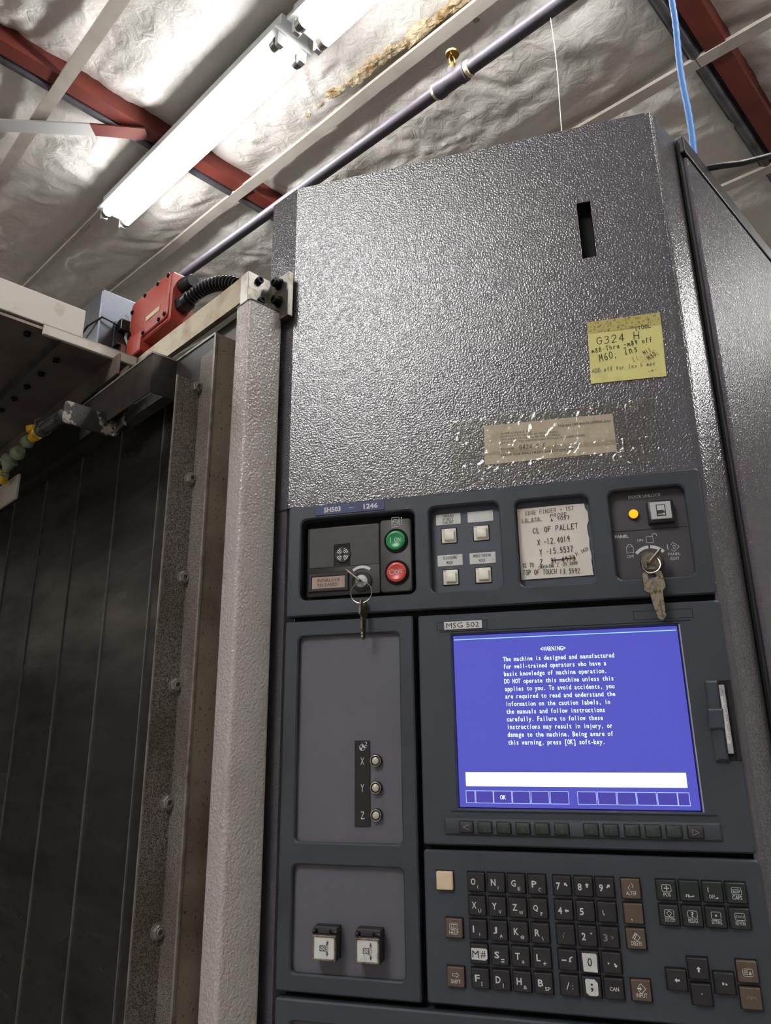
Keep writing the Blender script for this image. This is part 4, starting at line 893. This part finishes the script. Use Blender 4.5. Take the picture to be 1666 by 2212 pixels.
# taped instruction slip
def tape(name, TL, TR, BR, BL, lab, seed, y):
    m = MB(); TL, TR, BR, BL = map(Vector, (TL, TR, BR, BL)); nx, nz = 150, 26; vv = []
    for j in range(nz + 1):
        for i in range(nx + 1):
            a_, b_ = i / nx, j / nz; p = TL.lerp(TR, a_).lerp(BL.lerp(BR, a_), b_)
            rg = max(0, 1 - abs(noise.noise(Vector((a_ * 24 + 1.2 * noise.noise(Vector((a_ * 6, b_ * 2, seed))), b_ * 1.7, seed)))) * 7) ** 1.5
            fade = .25 + .75 * max(0, noise.noise(Vector((a_ * 4.2, b_ * 1.5, seed + 5))) + .35)
            yy = y - .0002 - .0017 * rg * fade - .0006 * max(0, noise.noise(Vector((a_ * 60, b_ * 16, seed))))
            vv.append((p[0], yy, p[1]))
    W_ = nx + 1
    m.add(vv, [(j * W_ + i, (j + 1) * W_ + i, (j + 1) * W_ + i + 1, j * W_ + i + 1) for j in range(nz) for i in range(nx)])
    o = m.build(name, tapem, smooth=True); o.data.polygons.foreach_set('use_smooth', [True] * len(o.data.polygons))
    return tag(o, lab, 'tape', 'clear tape strips')
yp = YF - .0004
q = [cN(315, 835, YF), cN(1140, 755, YF), cN(1170, 1000, YF), cN(320, 1085, YF)]
t = thing('instruction_slip', 'aged paper slip with typed instructions taped on the console face', 'paper')
sheet(q, yp, .0003, curl=.0003, seed=4).build('paper_sheet', paper_old, t, smooth=True)
m = MB(); yi = yp - .0005
def ty(m, st, a_, b_, h, sh=0): 
    p, r = cN(a_[0], a_[1], yi), cN(b_[0], b_[1], yi); rot = math.atan2(r[1] - p[1], r[0] - p[0]); cx_, cz_ = (p[0] + r[0]) / 2, (p[1] + r[1]) / 2; L = math.hypot(r[0] - p[0], r[1] - p[1])
    m.text(st, cx_ - L / 2, cx_ + L / 2, cz_, cz_ + h, yi, 0, .01, rot=rot)
ty(m, 'TOUGH OFF INSTRUCTIONS.txt', (790, 842), (1132, 806), .0026); ty(m, '(USE G324 S F J)', (424, 892), (622, 876), .0026); ty(m, '(S=START TOOL TO BE MEASURED)', (424, 912), (790, 880), .0026)
ty(m, '(F=FINISH TOOL TO BE MEASURED)', (424, 932), (804, 897), .0026); ty(m, '(J=UP TO TEN INDIVIDUAL TOOLS AT ONE TIME)', (424, 952), (962, 903), .0027); ty(m, 'Example', (424, 992), (510, 984), .0027); ty(m, 'G324 S44.F60.J18.J25.J26.J27.J28.J29', (424, 1032), (890, 990), .0026)
m.hand('G424 S F. J. ;', cN(538, 985, yi), cN(850, 960, yi), .0048, yi, 0, .0005, .2); m.build('typed_text', ink, t)
tape('tape_strip', cN(100, 812, YF), cN(1395, 655, YF), cN(1412, 935, YF), cN(104, 1045, YF), 'wrinkled clear tape strip over the upper part of the instruction slip', 2, yp - .0007)
tape('tape_strip', cN(106, 1025, YF), cN(1390, 900, YF), cN(1415, 1065, YF), cN(128, 1225, YF), 'wrinkled clear tape strip along the lower edge of the instruction slip', 8, yp - .0010)
# pallet note in the third bay
yn = RD - .0010
q = [cC(118, 320, yn), cC(590, 280, yn), cC(655, 775, yn), cC(150, 810, yn)]
t = thing('pallet_note', 'cream torn paper note with pallet offsets tucked in the panel recess', 'note')
sheet(q, yn, .0003, 18, 16, .0007, 9, lambda b_: -.012 + .03 * noise.noise(Vector((b_ * 9, 2, 2))) + (.03 if .1 < b_ < .3 else 0)).build('note_sheet', paper, t, smooth=True)
m = MB(); yi = yn - .0010
def hc(st, a_, b_, h, mi=0, wd=.0005): hw(m, st, a_, b_, h, mi, wd, cC, yi, .18)
hc('EDGE FINDER > T57', (176, 362), (512, 326), .0040, 1); hc('PROBE', (348, 378), (468, 364), .0034); hc('10.896', (150, 412), (280, 394), .0034, 1); hc('6.9057', (350, 406), (486, 388), .0036)
m.line([cC(150, 414, yi), cC(290, 396, yi)], .0004, yi, 1)
hc('CL OF PALLET', (226, 488), (546, 450), .0052, 0, .0006); hc('X -12.4019', (258, 570), (488, 542), .0056, 0, .0006); hc('Y -15.5537', (274, 640), (510, 612), .0058, 0, .0006); hc('Z  31.4973', (276, 706), (526, 674), .0052, 0, .0006)
m.line([cC(358, 672, yi), cC(524, 658, yi)], .0006, yi); m.line([cC(358, 680, yi), cC(520, 650, yi)], .0005, yi)
hc('31.3425', (526, 645), (618, 600), .0030, 0, .0004); hc('CL TO', (158, 724), (236, 718), .0040); hc('(MACHINE Z -25.5000', (266, 734), (540, 700), .0030, 0, .0004); hc('TOP OF TOUCH 13.5592', (158, 776), (556, 762), .0048, 0, .0005)
m.build('handwriting', [ink, ink_faint], t)
# ---------------- key sets
def ring_pts(c, ax1, ax2, r, n=40): return [Vector(c) + Vector(ax1) * r * math.cos(2 * math.pi * k / n) + Vector(ax2) * r * math.sin(2 * math.pi * k / n) for k in range(n)]
def key_blade(m, top, ang, tilt, s=1.0, yaw=0.0):
    """flat key hanging from 'top': bow with slot, notched blade"""
    pts = [(-.0095, -.001), (-.0082, .0008), (.0082, .0008), (.0095, -.001), (.0105, -.0165), (.0066, -.0200), (.0058, -.0275), (.0058, -.0330), (.0052, -.0345), (.0056, -.0362), (.0048, -.0378), (.0053, -.0398), (.0040, -.0415), (.0050, -.0432), (.0052, -.0450), (.0030, -.0478), (.0010, -.0490),
           (-.0018, -.0480), (-.0036, -.0460), (-.0030, -.0440), (-.0042, -.0425), (-.0034, -.0400), (-.0046, -.0385), (-.0050, -.0340), (-.0054, -.0275), (-.0058, -.0215), (-.0105, -.0180)]
    pts = [(x * s, z * s) for x, z in reversed(pts)]
    slot_ = [(x * s, z * s) for x, z in rrect(-.0042, .0030, -.0058, -.0022, .0006, 2)]
    k = MB(); k.plate(pts, [slot_], -.0011 * s, .0011 * s, .0003); 
    back = MB(); back.plate(pts, [slot_], -.0011 * s, .0011 * s, .0003)
    k.add([(x, -y, z) for x, y, z in back.v], [tuple(reversed(f)) for f in back.f])
    k.box(.0012 * s, .0022 * s, -.00135 * s, -.0010 * s, -.0470 * s, -.0300 * s, 1)
    Mx = T3(top) @ Matrix.Rotation(ang, 4, 'Y') @ Matrix.Rotation(tilt, 4, 'X') @ Matrix.Rotation(yaw, 4, 'Z')
    m.add([(Mx @ Vector(v_))[:] for v_ in k.v], k.f, 0)
    for i in range(len(k.f)): m.m[len(m.f) - len(k.f) + i] = k.m[i]
    return Mx
t = thing('key_ring', 'worn steel keys on a ring in the right panel lock', 'keys')
fy = RD - .0068
# inserted key seen edge-on, bow standing out of the lock
Mk = T3((lk[0] + .0014, fy, lk[1] + .001)) @ Matrix.Rotation(math.radians(-47), 4, 'Y')
m = MB()
m.box(-.0030, .0048, -.0060, .001, -.0011, .0011); m.prism([(-.0095, -.0011), (.0088, -.0011), (.0088, .0011), (-.0095, .0011)], -.0200, -.0050, .0006)
m.v = [tuple((Mk @ Vector(q_))[:]) for q_ in m.v]; m.build('inserted_key', nickel, t, bevel=.0004)
rc_ = Vector((lk[0] - .0020, fy - .015, lk[1] - .0072)); m = MB(); m.tube(ring_pts(rc_, Vector((.96, -.10, .2)).normalized(), Vector((-.12, .28, .95)).normalized(), .0078), .00062, 8, closed=True); m.build('split_ring', chrome, t, smooth=True)
tp = cE(418, 850, fy - .012); m = MB(); key_blade(m, (tp[0], fy - .0135, tp[1]), math.radians(-4), math.radians(-6), .93)
ty_ = fy - .0152
hk = m.build('hanging_key', [nickel, keybrown], t)
m = MB()
Mx = T3((tp[0], fy - .0135, tp[1])) @ Matrix.Rotation(math.radians(-4), 4, 'Y') @ Matrix.Rotation(math.radians(-6), 4, 'X')
m.text('den', -.0056, .0056, -.0020, .0020, 0, 0, .03, rot=0)
m.v = [tuple((Mx @ Vector((z + .0010, -.00125, -.0125 - x)))[:]) for x, y, z in m.v]
m.build('stamped_mark', chrome, t)
t = thing('key_ring', 'brass keys on a thin ring hanging from the left key switch', 'keys')
fy = Y1 - .003
Mk = T3((ks[0], fy, ks[1])) @ Matrix.Rotation(math.radians(40), 4, 'Y')
m = MB(); m.box(-.003, .003, -.005, .001, -.0010, .0010); m.prism([(-.0165, -.0010), (.0040, -.0010), (.0040, .0010), (-.0165, .0010)], -.0170, -.0045, .0005)
m.v = [tuple((Mk @ Vector(q_))[:]) for q_ in m.v]; m.build('inserted_key', nickel, t, bevel=.0003)
rp = cA(940, 1145, fy - .014); m = MB(); m.tube(ring_pts((rp[0], fy - .014, rp[1]), (1, 0, 0), Vector((0, .10, 1)).normalized(), .0112), .0005, 8, closed=True); m.build('split_ring', chrome, t, smooth=True)
kt = cA(962, 1240, fy - .013); m = MB(); key_blade(m, (kt[0], fy - .012, kt[1]), 0, math.radians(-2), .80, math.radians(80)); m.build('hanging_key', [nickel, gap], t)

# ================================================================== the machine beside the console
def ub(m, u0, u1, y0, y1, z0, z1, mi=0): return m.box(-u1, -u0, y0, y1, z0, z1, mi)
def bolt(name, c, ax, parent, r=.0058, h=.006, washer=True, mtl=None):
    m = MB(); ax = Vector(ax)
    if washer: m.lathe(c, ax, [(r * 1.35, 0), (r * 1.35, .0012)], 18)
    m.lathe(Vector(c) + ax * .0012, ax, [(r, 0), (r, h - .0006), (r * .9, h), (r * .55, h), (r * .5, h * .5)], 18); return m.build(name, mtl or blackbolt, parent, smooth=True)
fr = thing('door_frame', 'light grey textured post with oiled top rail beside the console', 'frame', MACH)
m = MB(); 
m.prism(rrect(-.0432, -.0122, -.0526, -.005, .005, 4), 0, 1, 0); m.v = [(x, z, (1 - y) * 1.886) for x, y, z in m.v]; m.f = [tuple(reversed(f)) for f in m.f]
# rrect outline was in (x, v): stand it up
m.build('post', cream, fr, smooth=True)
m = MB(); m.prism(rrect(-.0438, -.0116, -.0532, -.0045, .005, 4), 0, 1, 0); m.v = [(x, z, 1.886 + (1 - y) * .0014) for x, y, z in m.v]; m.f = [tuple(reversed(f)) for f in m.f]; m.build('post_cap', black, fr)
m = MB(); ub(m, .0455, .50, -.045, -.041, 1.9005, 1.9365); ub(m, .0455, .50, -.041, -.010, 1.9335, 1.9365); m.build('top_rail', rail_gold, fr)
m = MB(); ub(m, .0455, .392, -.030, -.012, 1.855, 1.9000); m.build('door_track', dark_sheet, fr)
m = MB(); ub(m, .0305, .0455, -.046, -.0435, 1.8875, 1.9370); ub(m, .0290, .0315, -.046, -.008, 1.8875, 1.9370); ub(m, -.0048, .0315, -.0105, -.0035, 1.8760, 1.9370)
bk_ = m.build('corner_bracket', steel, fr, bevel=.0006)
for px, py in ((1315, 165), (1330, 312)):
    c = MU(*c4(px, py), .029); bolt('bolt', (c[0], c[1], c[2]), (1, 0, 0), bk_, .0046, .004, False)
for px, py in ((1470, 190), (1468, 320)):
    c = MV(*c4(px, py), -.0105); bolt('bolt', (c[0], c[1], c[2]), (0, -1, 0), bk_, .0056, .0085)
# jamb with weld nuts
jb = thing('door_jamb', 'oil-speckled steel door jamb with a row of nuts beside the grey post', 'door jamb', MACH)
m = MB(); ub(m, .078, .080, -.056, .05, .6, 1.868); m.build('side_plate', jamb_tan, jb)
m = MB(); ub(m, .080, .1114, -.056, -.054, .6, 1.868 - .02); m.build('face_plate', jamb_speck, jb)
m = MB(); ub(m, .1100, .1114, -.0862, -.056, .6, 1.812); fl = m.build('nut_flange', jamb_speck, jb)
for k in range(9):
    z = 1.8036 - .1184 * k; c = (-.1100, -.0600, z); m = MB()
    m.lathe(c, (1, 0, 0), [(.0080, 0), (.0080, .0010)], 18); m.lathe(c, (1, 0, 0), [(.0068, .0010), (.0068, .0048), (.0062, .0054)], 6); m.lathe(c, (1, 0, 0), [(.0040, .0054), (.0036, .0066), (.0028, .0066), (.0024, .0050)], 12)
    m.build('nut', seam_m, fl, smooth=True)
m = MB(); ub(m, .0805, .1745, -.0555, -.0540, 1.800, 1.868); m.build('upper_plate', hood_m, jb)
# front hood plate with drip edge
m = MB(); ub(m, .176, .392, -.0895, -.088, 1.812, 1.868); ub(m, .1745, .176, -.0895, -.055, 1.812, 1.868)
m.build('hood_plate', hood_m, jb)
m = MB(); ub(m, .176, .392, -.0907, -.0873, 1.8668, 1.8696); ub(m, .1740, .177, -.0907, -.055, 1.8668, 1.8696); ub(m, .0790, .176, -.0572, -.0533, 1.8668, 1.8696); m.build('plate_edge', seam_m, jb)
m = MB(); ub(m, .0772, .0808, -.0572, -.0548, .6, 1.867); m.build('jamb_edge', seam_m, jb)
m = MB(); ub(m, .1096, .1120, -.0872, -.0858, .6, 1.8125); m.build('flange_edge', seam_m, jb)
# interior cover panels
tc_ = thing('telescopic_cover', 'dark steel telescopic cover of tall panels inside the machine', 'machine cover', MACH)
ed = [.115, .205, .3095, .4561, .6166, .7892, .975, 1.18, 1.40]
for i in range(len(ed) - 1):
    dv = .0015 * i
    m = MB(); ub(m, ed[i], ed[i + 1], dv, dv + .0035, .3, 1.874); pn = m.build('cover_panel', cover_steel, tc_)
    m = MB(); ub(m, ed[i] - .0014, ed[i] + .0014, dv - .0035, dv + .002, .3, 1.874); m.build('panel_edge', cover_seam, pn)
    for k in range(7):
        m = MB(); m.lathe((-(ed[i] + .006), dv, 1.80 - k * .13), (0, -1, 0), [(.0016, 0), (.0016, .0006), (.001, .001)], 10); m.build('rivet', blackbolt, pn)
m = MB(); ub(m, .1, 1.5, .02, .03, .2, 1.90); m.build('dark_hollow_sheet', void, tc_)  # black sheet stands for the shaded hollow behind the panels
m = MB(); ub(m, .394, 1.7, -.078, .02, 1.8930, 1.8970); m.build('gap_blocker_sheet', void, tc_)  # black sheet added to stop ceiling light showing through the gap
m = MB(); ub(m, .12, 1.5, -.010, .019, 1.876, 1.892); m.build('dark_hollow_strip', void, tc_)  # black strip, shade of the hollow above the panels set in colour
# canopy: white cross beam, bolted underside
cn = thing('canopy', 'white-edged overhead canopy with a bolted dark underside at the left', 'canopy', MACH)
m = MB(); ub(m, .322, .362, -.75, -.127, 1.9362, 1.9812); m.build('cross_beam', white_steel, cn, bevel=.0012)
m = MB(); ub(m, .3205, .326, -.180, -.0455, 1.9216, 1.9374); ub(m, .3205, .345, -.180, -.0455, 1.9345, 1.9374); m.build('edge_flange', white_steel, cn, bevel=.0008)
m = MB(); ub(m, .324, 1.9, -.1545, -.078, 1.9222, 1.9262); pl = m.build('bolted_plate', under, cn)
m = MB(); ub(m, .324, 1.9, -.75, -.1560, 1.9290, 1.9330); m.build('inner_plate', under, cn)
m = MB(); ub(m, .324, 1.9, -.160, -.1535, 1.9215, 1.9290); m.build('seam_edge', dark_sheet, cn)
for k in range(9): bolt('bolt', (-(.3788 + .0585 * k), -.1402, 1.9222), (0, 0, -1), pl, .0050, .004, False)
for k in range(4): bolt('bolt', (-(.345 + .0585 * 3 * k), -.1930, 1.929), (0, 0, -1), pl, .0050, .0045, False)
m = MB(); ub(m, .302, 1.7, -.0815, -.0780, 1.8900, 1.9222); m.build('fascia', under, cn)
m = MB(); ub(m, 1.30, 1.34, -1.6, -.10, 0, 1.56); ub(m, 1.30, 1.34, -.16, -.10, 1.56, 1.922); ub(m, 1.30, 1.34, -.75, -.69, 1.56, 1.929); m.build('unseen_dark_wall', hood_m, cn)  # unseen wall added so the cover panels reflect something dark
# red safety switch on the rail
sw = thing('safety_switch', 'red safety interlock switch standing on the rail with a black connector', 'switch', MACH)
m = MB(); m.rbox(-.352, -.226, -.047, -.013, 1.958, 2.0405, .006, .002); m.build('housing', switch_red, sw, smooth=True)
m = MB(); m.rbox(-.348, -.229, -.0500, -.0472, 1.963, 2.0375, .007, .0014); cv = m.build('front_cover', switch_red, sw, smooth=True)
m = MB(); m.rbox(-.350, -.306, -.0515, -.015, 1.940, 1.976, .004, .0015); m.build('actuator_head', switch_red, sw, smooth=True)
for x, z in ((-.234, 2.033), (-.266, 2.0345), (-.305, 2.034), (-.344, 2.022), (-.236, 1.970), (-.252, 1.968), (-.300, 1.967), (-.345, 1.984)):
    m = MB(); m.lathe((x, -.0500, z), (0, -1, 0), [(.0042, 0), (.0042, .0006), (.0030, .0006), (.0028, .0022), (.0020, .0026)], 14); m.build('screw', blackbolt, cv, smooth=True)
m = MB(); a_ = MV(*c4(465, 505), -.0502); b_ = MV(*c4(570, 405), -.0502); m.rect(a_[0], b_[0], 1.9835, 1.9910, -.0506); m.build('rating_label', tape_m, cv)
m = MB(); m.lathe((-.226, -.028, 2.020), (1, 0, -.1), [(.012, 0), (.012, .010), (.0105, .012), (.0105, .024), (.009, .027)], 18); m.build('connector_cap', rubber, sw, smooth=True)
m = MB(); m.lathe((-.226, -.029, 1.988), (1, 0, 0), [(.0135, 0), (.0135, .012), (.012, .014)], 6); m.lathe((-.214, -.029, 1.988), (1, 0, 0.05), [(.0115, 0), (.0115, .012)], 18); m.build('cable_gland', rubber, sw, smooth=True)
m = MB(); p_ = []; r_ = []
cp_ = [Vector((-.205, -.029, 1.988)), Vector((-.165, -.028, 1.998)), Vector((-.120, -.016, 1.990)), Vector((-.086, -.004, 1.965)), Vector((-.076, .004, 1.925))]
def bez(cp, t):
    q_ = list(cp)
    while len(q_) > 1: q_ = [a_.lerp(b_, t) for a_, b_ in zip(q_, q_[1:])]
    return q_[0]
for k in range(151): p_.append(bez(cp_, k / 150)); r_.append(.0088 + .0015 * (1 if k % 6 < 3 else -1))
m.tube(p_, r_, 14); m.build('corrugated_conduit', conduit_m, sw, smooth=True)
m = MB(); ub(m, .352, .367, -.066, -.018, 1.9660, 1.9680); ub(m, .350, .3575, -.060, -.020, 1.9520, 1.9660)
m.build('key_actuator', steel, sw)
m = MB()
for yv in (-.052, -.034): m.prism(rrect(-.3645, -.3565, yv - .003, yv + .003, .0028, 3), 0, 1, 0); 
m.v = [(x, z, 1.9656 + .0004 * y) for x, y, z in m.v]; m.build('actuator_slot', gap, sw)
# sheet-metal box behind the switch, with tied wires
bxo = thing('sheet_metal_box', 'grey sheet-metal box standing behind the red safety switch', 'box', MACH @ T3((-.442, -.02, 1.9378)))
m = MB(); m.rbox(-.16, .068, -.068, .05, 0, .125, .003, .002); m.build('box_body', box_steel, bxo, smooth=True)
m = MB(); m.v = []; m.box(.068, .0725, -.045, .02, .02, .075); m.build('side_cover', box_steel, bxo, bevel=.001)
m = MB(); m.tube([(-.16, -.071, .02), (-.06, -.072, .045), (.04, -.074, .068), (.0740, -.066, .072), (.078, -.040, .066), (.080, -.010, .058)], .0016, 8); m.build('tied_wire', rubber, bxo, smooth=True)
m = MB(); m.tube([(.076, -.030, .090), (.079, -.026, .070), (.077, -.028, .050), (.080, -.020, .030), (.081, -.012, .010)], .0022, 8); m.build('grey_wire', card_m, bxo, smooth=True)
m = MB(); m.rbox(.070, .084, -.040, -.026, .058, .078, .002, .001); m.build('cable_clip', rubber, bxo)
# black coolant bracket, tube and jointed nozzle
nz_ = thing('coolant_nozzle', 'green jointed coolant nozzle with yellow valve on a black bracket', 'nozzle', MACH)
m = MB(); m.prism(rrect(-.1475, -.0755, 1.794, 1.8262, .006, 4), 0, .004, .0006); m.v = [(-.302 + y - .002, x, z - (x + .1475) * .02) for x, y, z in m.v]; m.f = [tuple(reversed(f)) for f in m.f]
m.add([(-.304, -.0785, 1.792), (-.268, -.0785, 1.800), (-.268, -.0785, 1.860), (-.304, -.0785, 1.832), (-.304, -.0745, 1.792), (-.268, -.0745, 1.800), (-.268, -.0745, 1.860), (-.304, -.0745, 1.832)], [(0, 1, 2, 3), (7, 6, 5, 4), (0, 4, 5, 1), (1, 5, 6, 2), (2, 6, 7, 3), (3, 7, 4, 0)])
m.build('bracket', bracket_m, nz_, bevel=.0006)
v0 = -.138
def nzp(px, py): return Vector(MV(*c3(px, py), v0))
a_ = nzp(345, 905); b_ = nzp(225, 985)
m = MB(); m.tube([a_ + Vector((.004, 0, 0)), b_], .0088, 18); m.build('steel_tube', tubem, nz_, smooth=True)
d = (b_ - a_).normalized(); m = MB(); m.lathe(b_ - d * .016, d, [(.0096, 0), (.0104, .002), (.0104, .010), (.0092, .013)], 18); m.lathe(b_ - d * .002, d, [(.0098, 0), (.0098, .004)], 18); m.build('hose_clamp', steel, nz_, smooth=True)
c_ = nzp(188, 1015); d2 = (nzp(120, 1075) - c_).normalized()
m = MB(); m.lathe(c_ - d2 * .010, d2, [(.0088, 0), (.0088, .008), (.0070, .010), (.0070, .018)], 14); m.lathe(c_ + Vector((0, -.004, .006)), (0, -.3, 1), [(.0070, 0), (.0082, .001), (.0082, .008), (.0070, .009)], 6); m.build('yellow_valve', yellow, nz_, smooth=True)
m = MB(); m.tube([c_ + Vector((.012, -.004, .008)), c_ + Vector((.018, -.008, .016)), c_ + Vector((.022, -.004, .020))], .0008, 6); m.build('wire_clip', steel, nz_)
seg = [(150, 1045, .0085), (98, 1105, .0100), (50, 1150, .0122)]
for i, (x, y, r) in enumerate(seg):
    c_ = nzp(x, y); d3 = (nzp(seg[min(i + 1, 2)][0], seg[min(i + 1, 2)][1]) - nzp(seg[max(i - 1, 0)][0], seg[max(i - 1, 0)][1])).normalized() if i < 2 else Vector((-.35, -.12, -.93)).normalized()
    m = MB(); m.lathe(c_ - d3 * .010, d3, [(r * .72, 0), (r * .95, .003), (r, .007), (r, .010), (r * 1.14, .0105), (r * 1.14, .0125), (r * .8, .0150), (r * .62, .020)], 20); m.build('hose_segment', hose_green, nz_, smooth=True)
c_ = nzp(50, 1150); d3 = Vector((-.12, -.10, -1)).normalized()
m = MB(); m.lathe(c_ + d3 * .004, d3, [(.0105, 0), (.0080, .006), (.0050, .013), (.0046, .016), (.0062, .018), (.0062, .0215), (.0042, .0215), (.0036, .016)], 20); m.build('nozzle_tip', hose_green, nz_, smooth=True)
c_ = nzp(15, 1195); m = MB(); m.lathe(c_, (-.2, .1, -1), [(.006, 0), (.009, .003), (.009, .020), (.006, .024)], 8); m.build('yellow_valve', yellow, nz_, smooth=True)
m = MB(); m.rbox(-.78, -.5385, -.122, -.118, 1.7510, 1.7920, .003, .001); tag(m.build('tray_edge', white_steel, mw=MACH), 'pale steel tray edge below the green nozzle at the left border', 'tray')
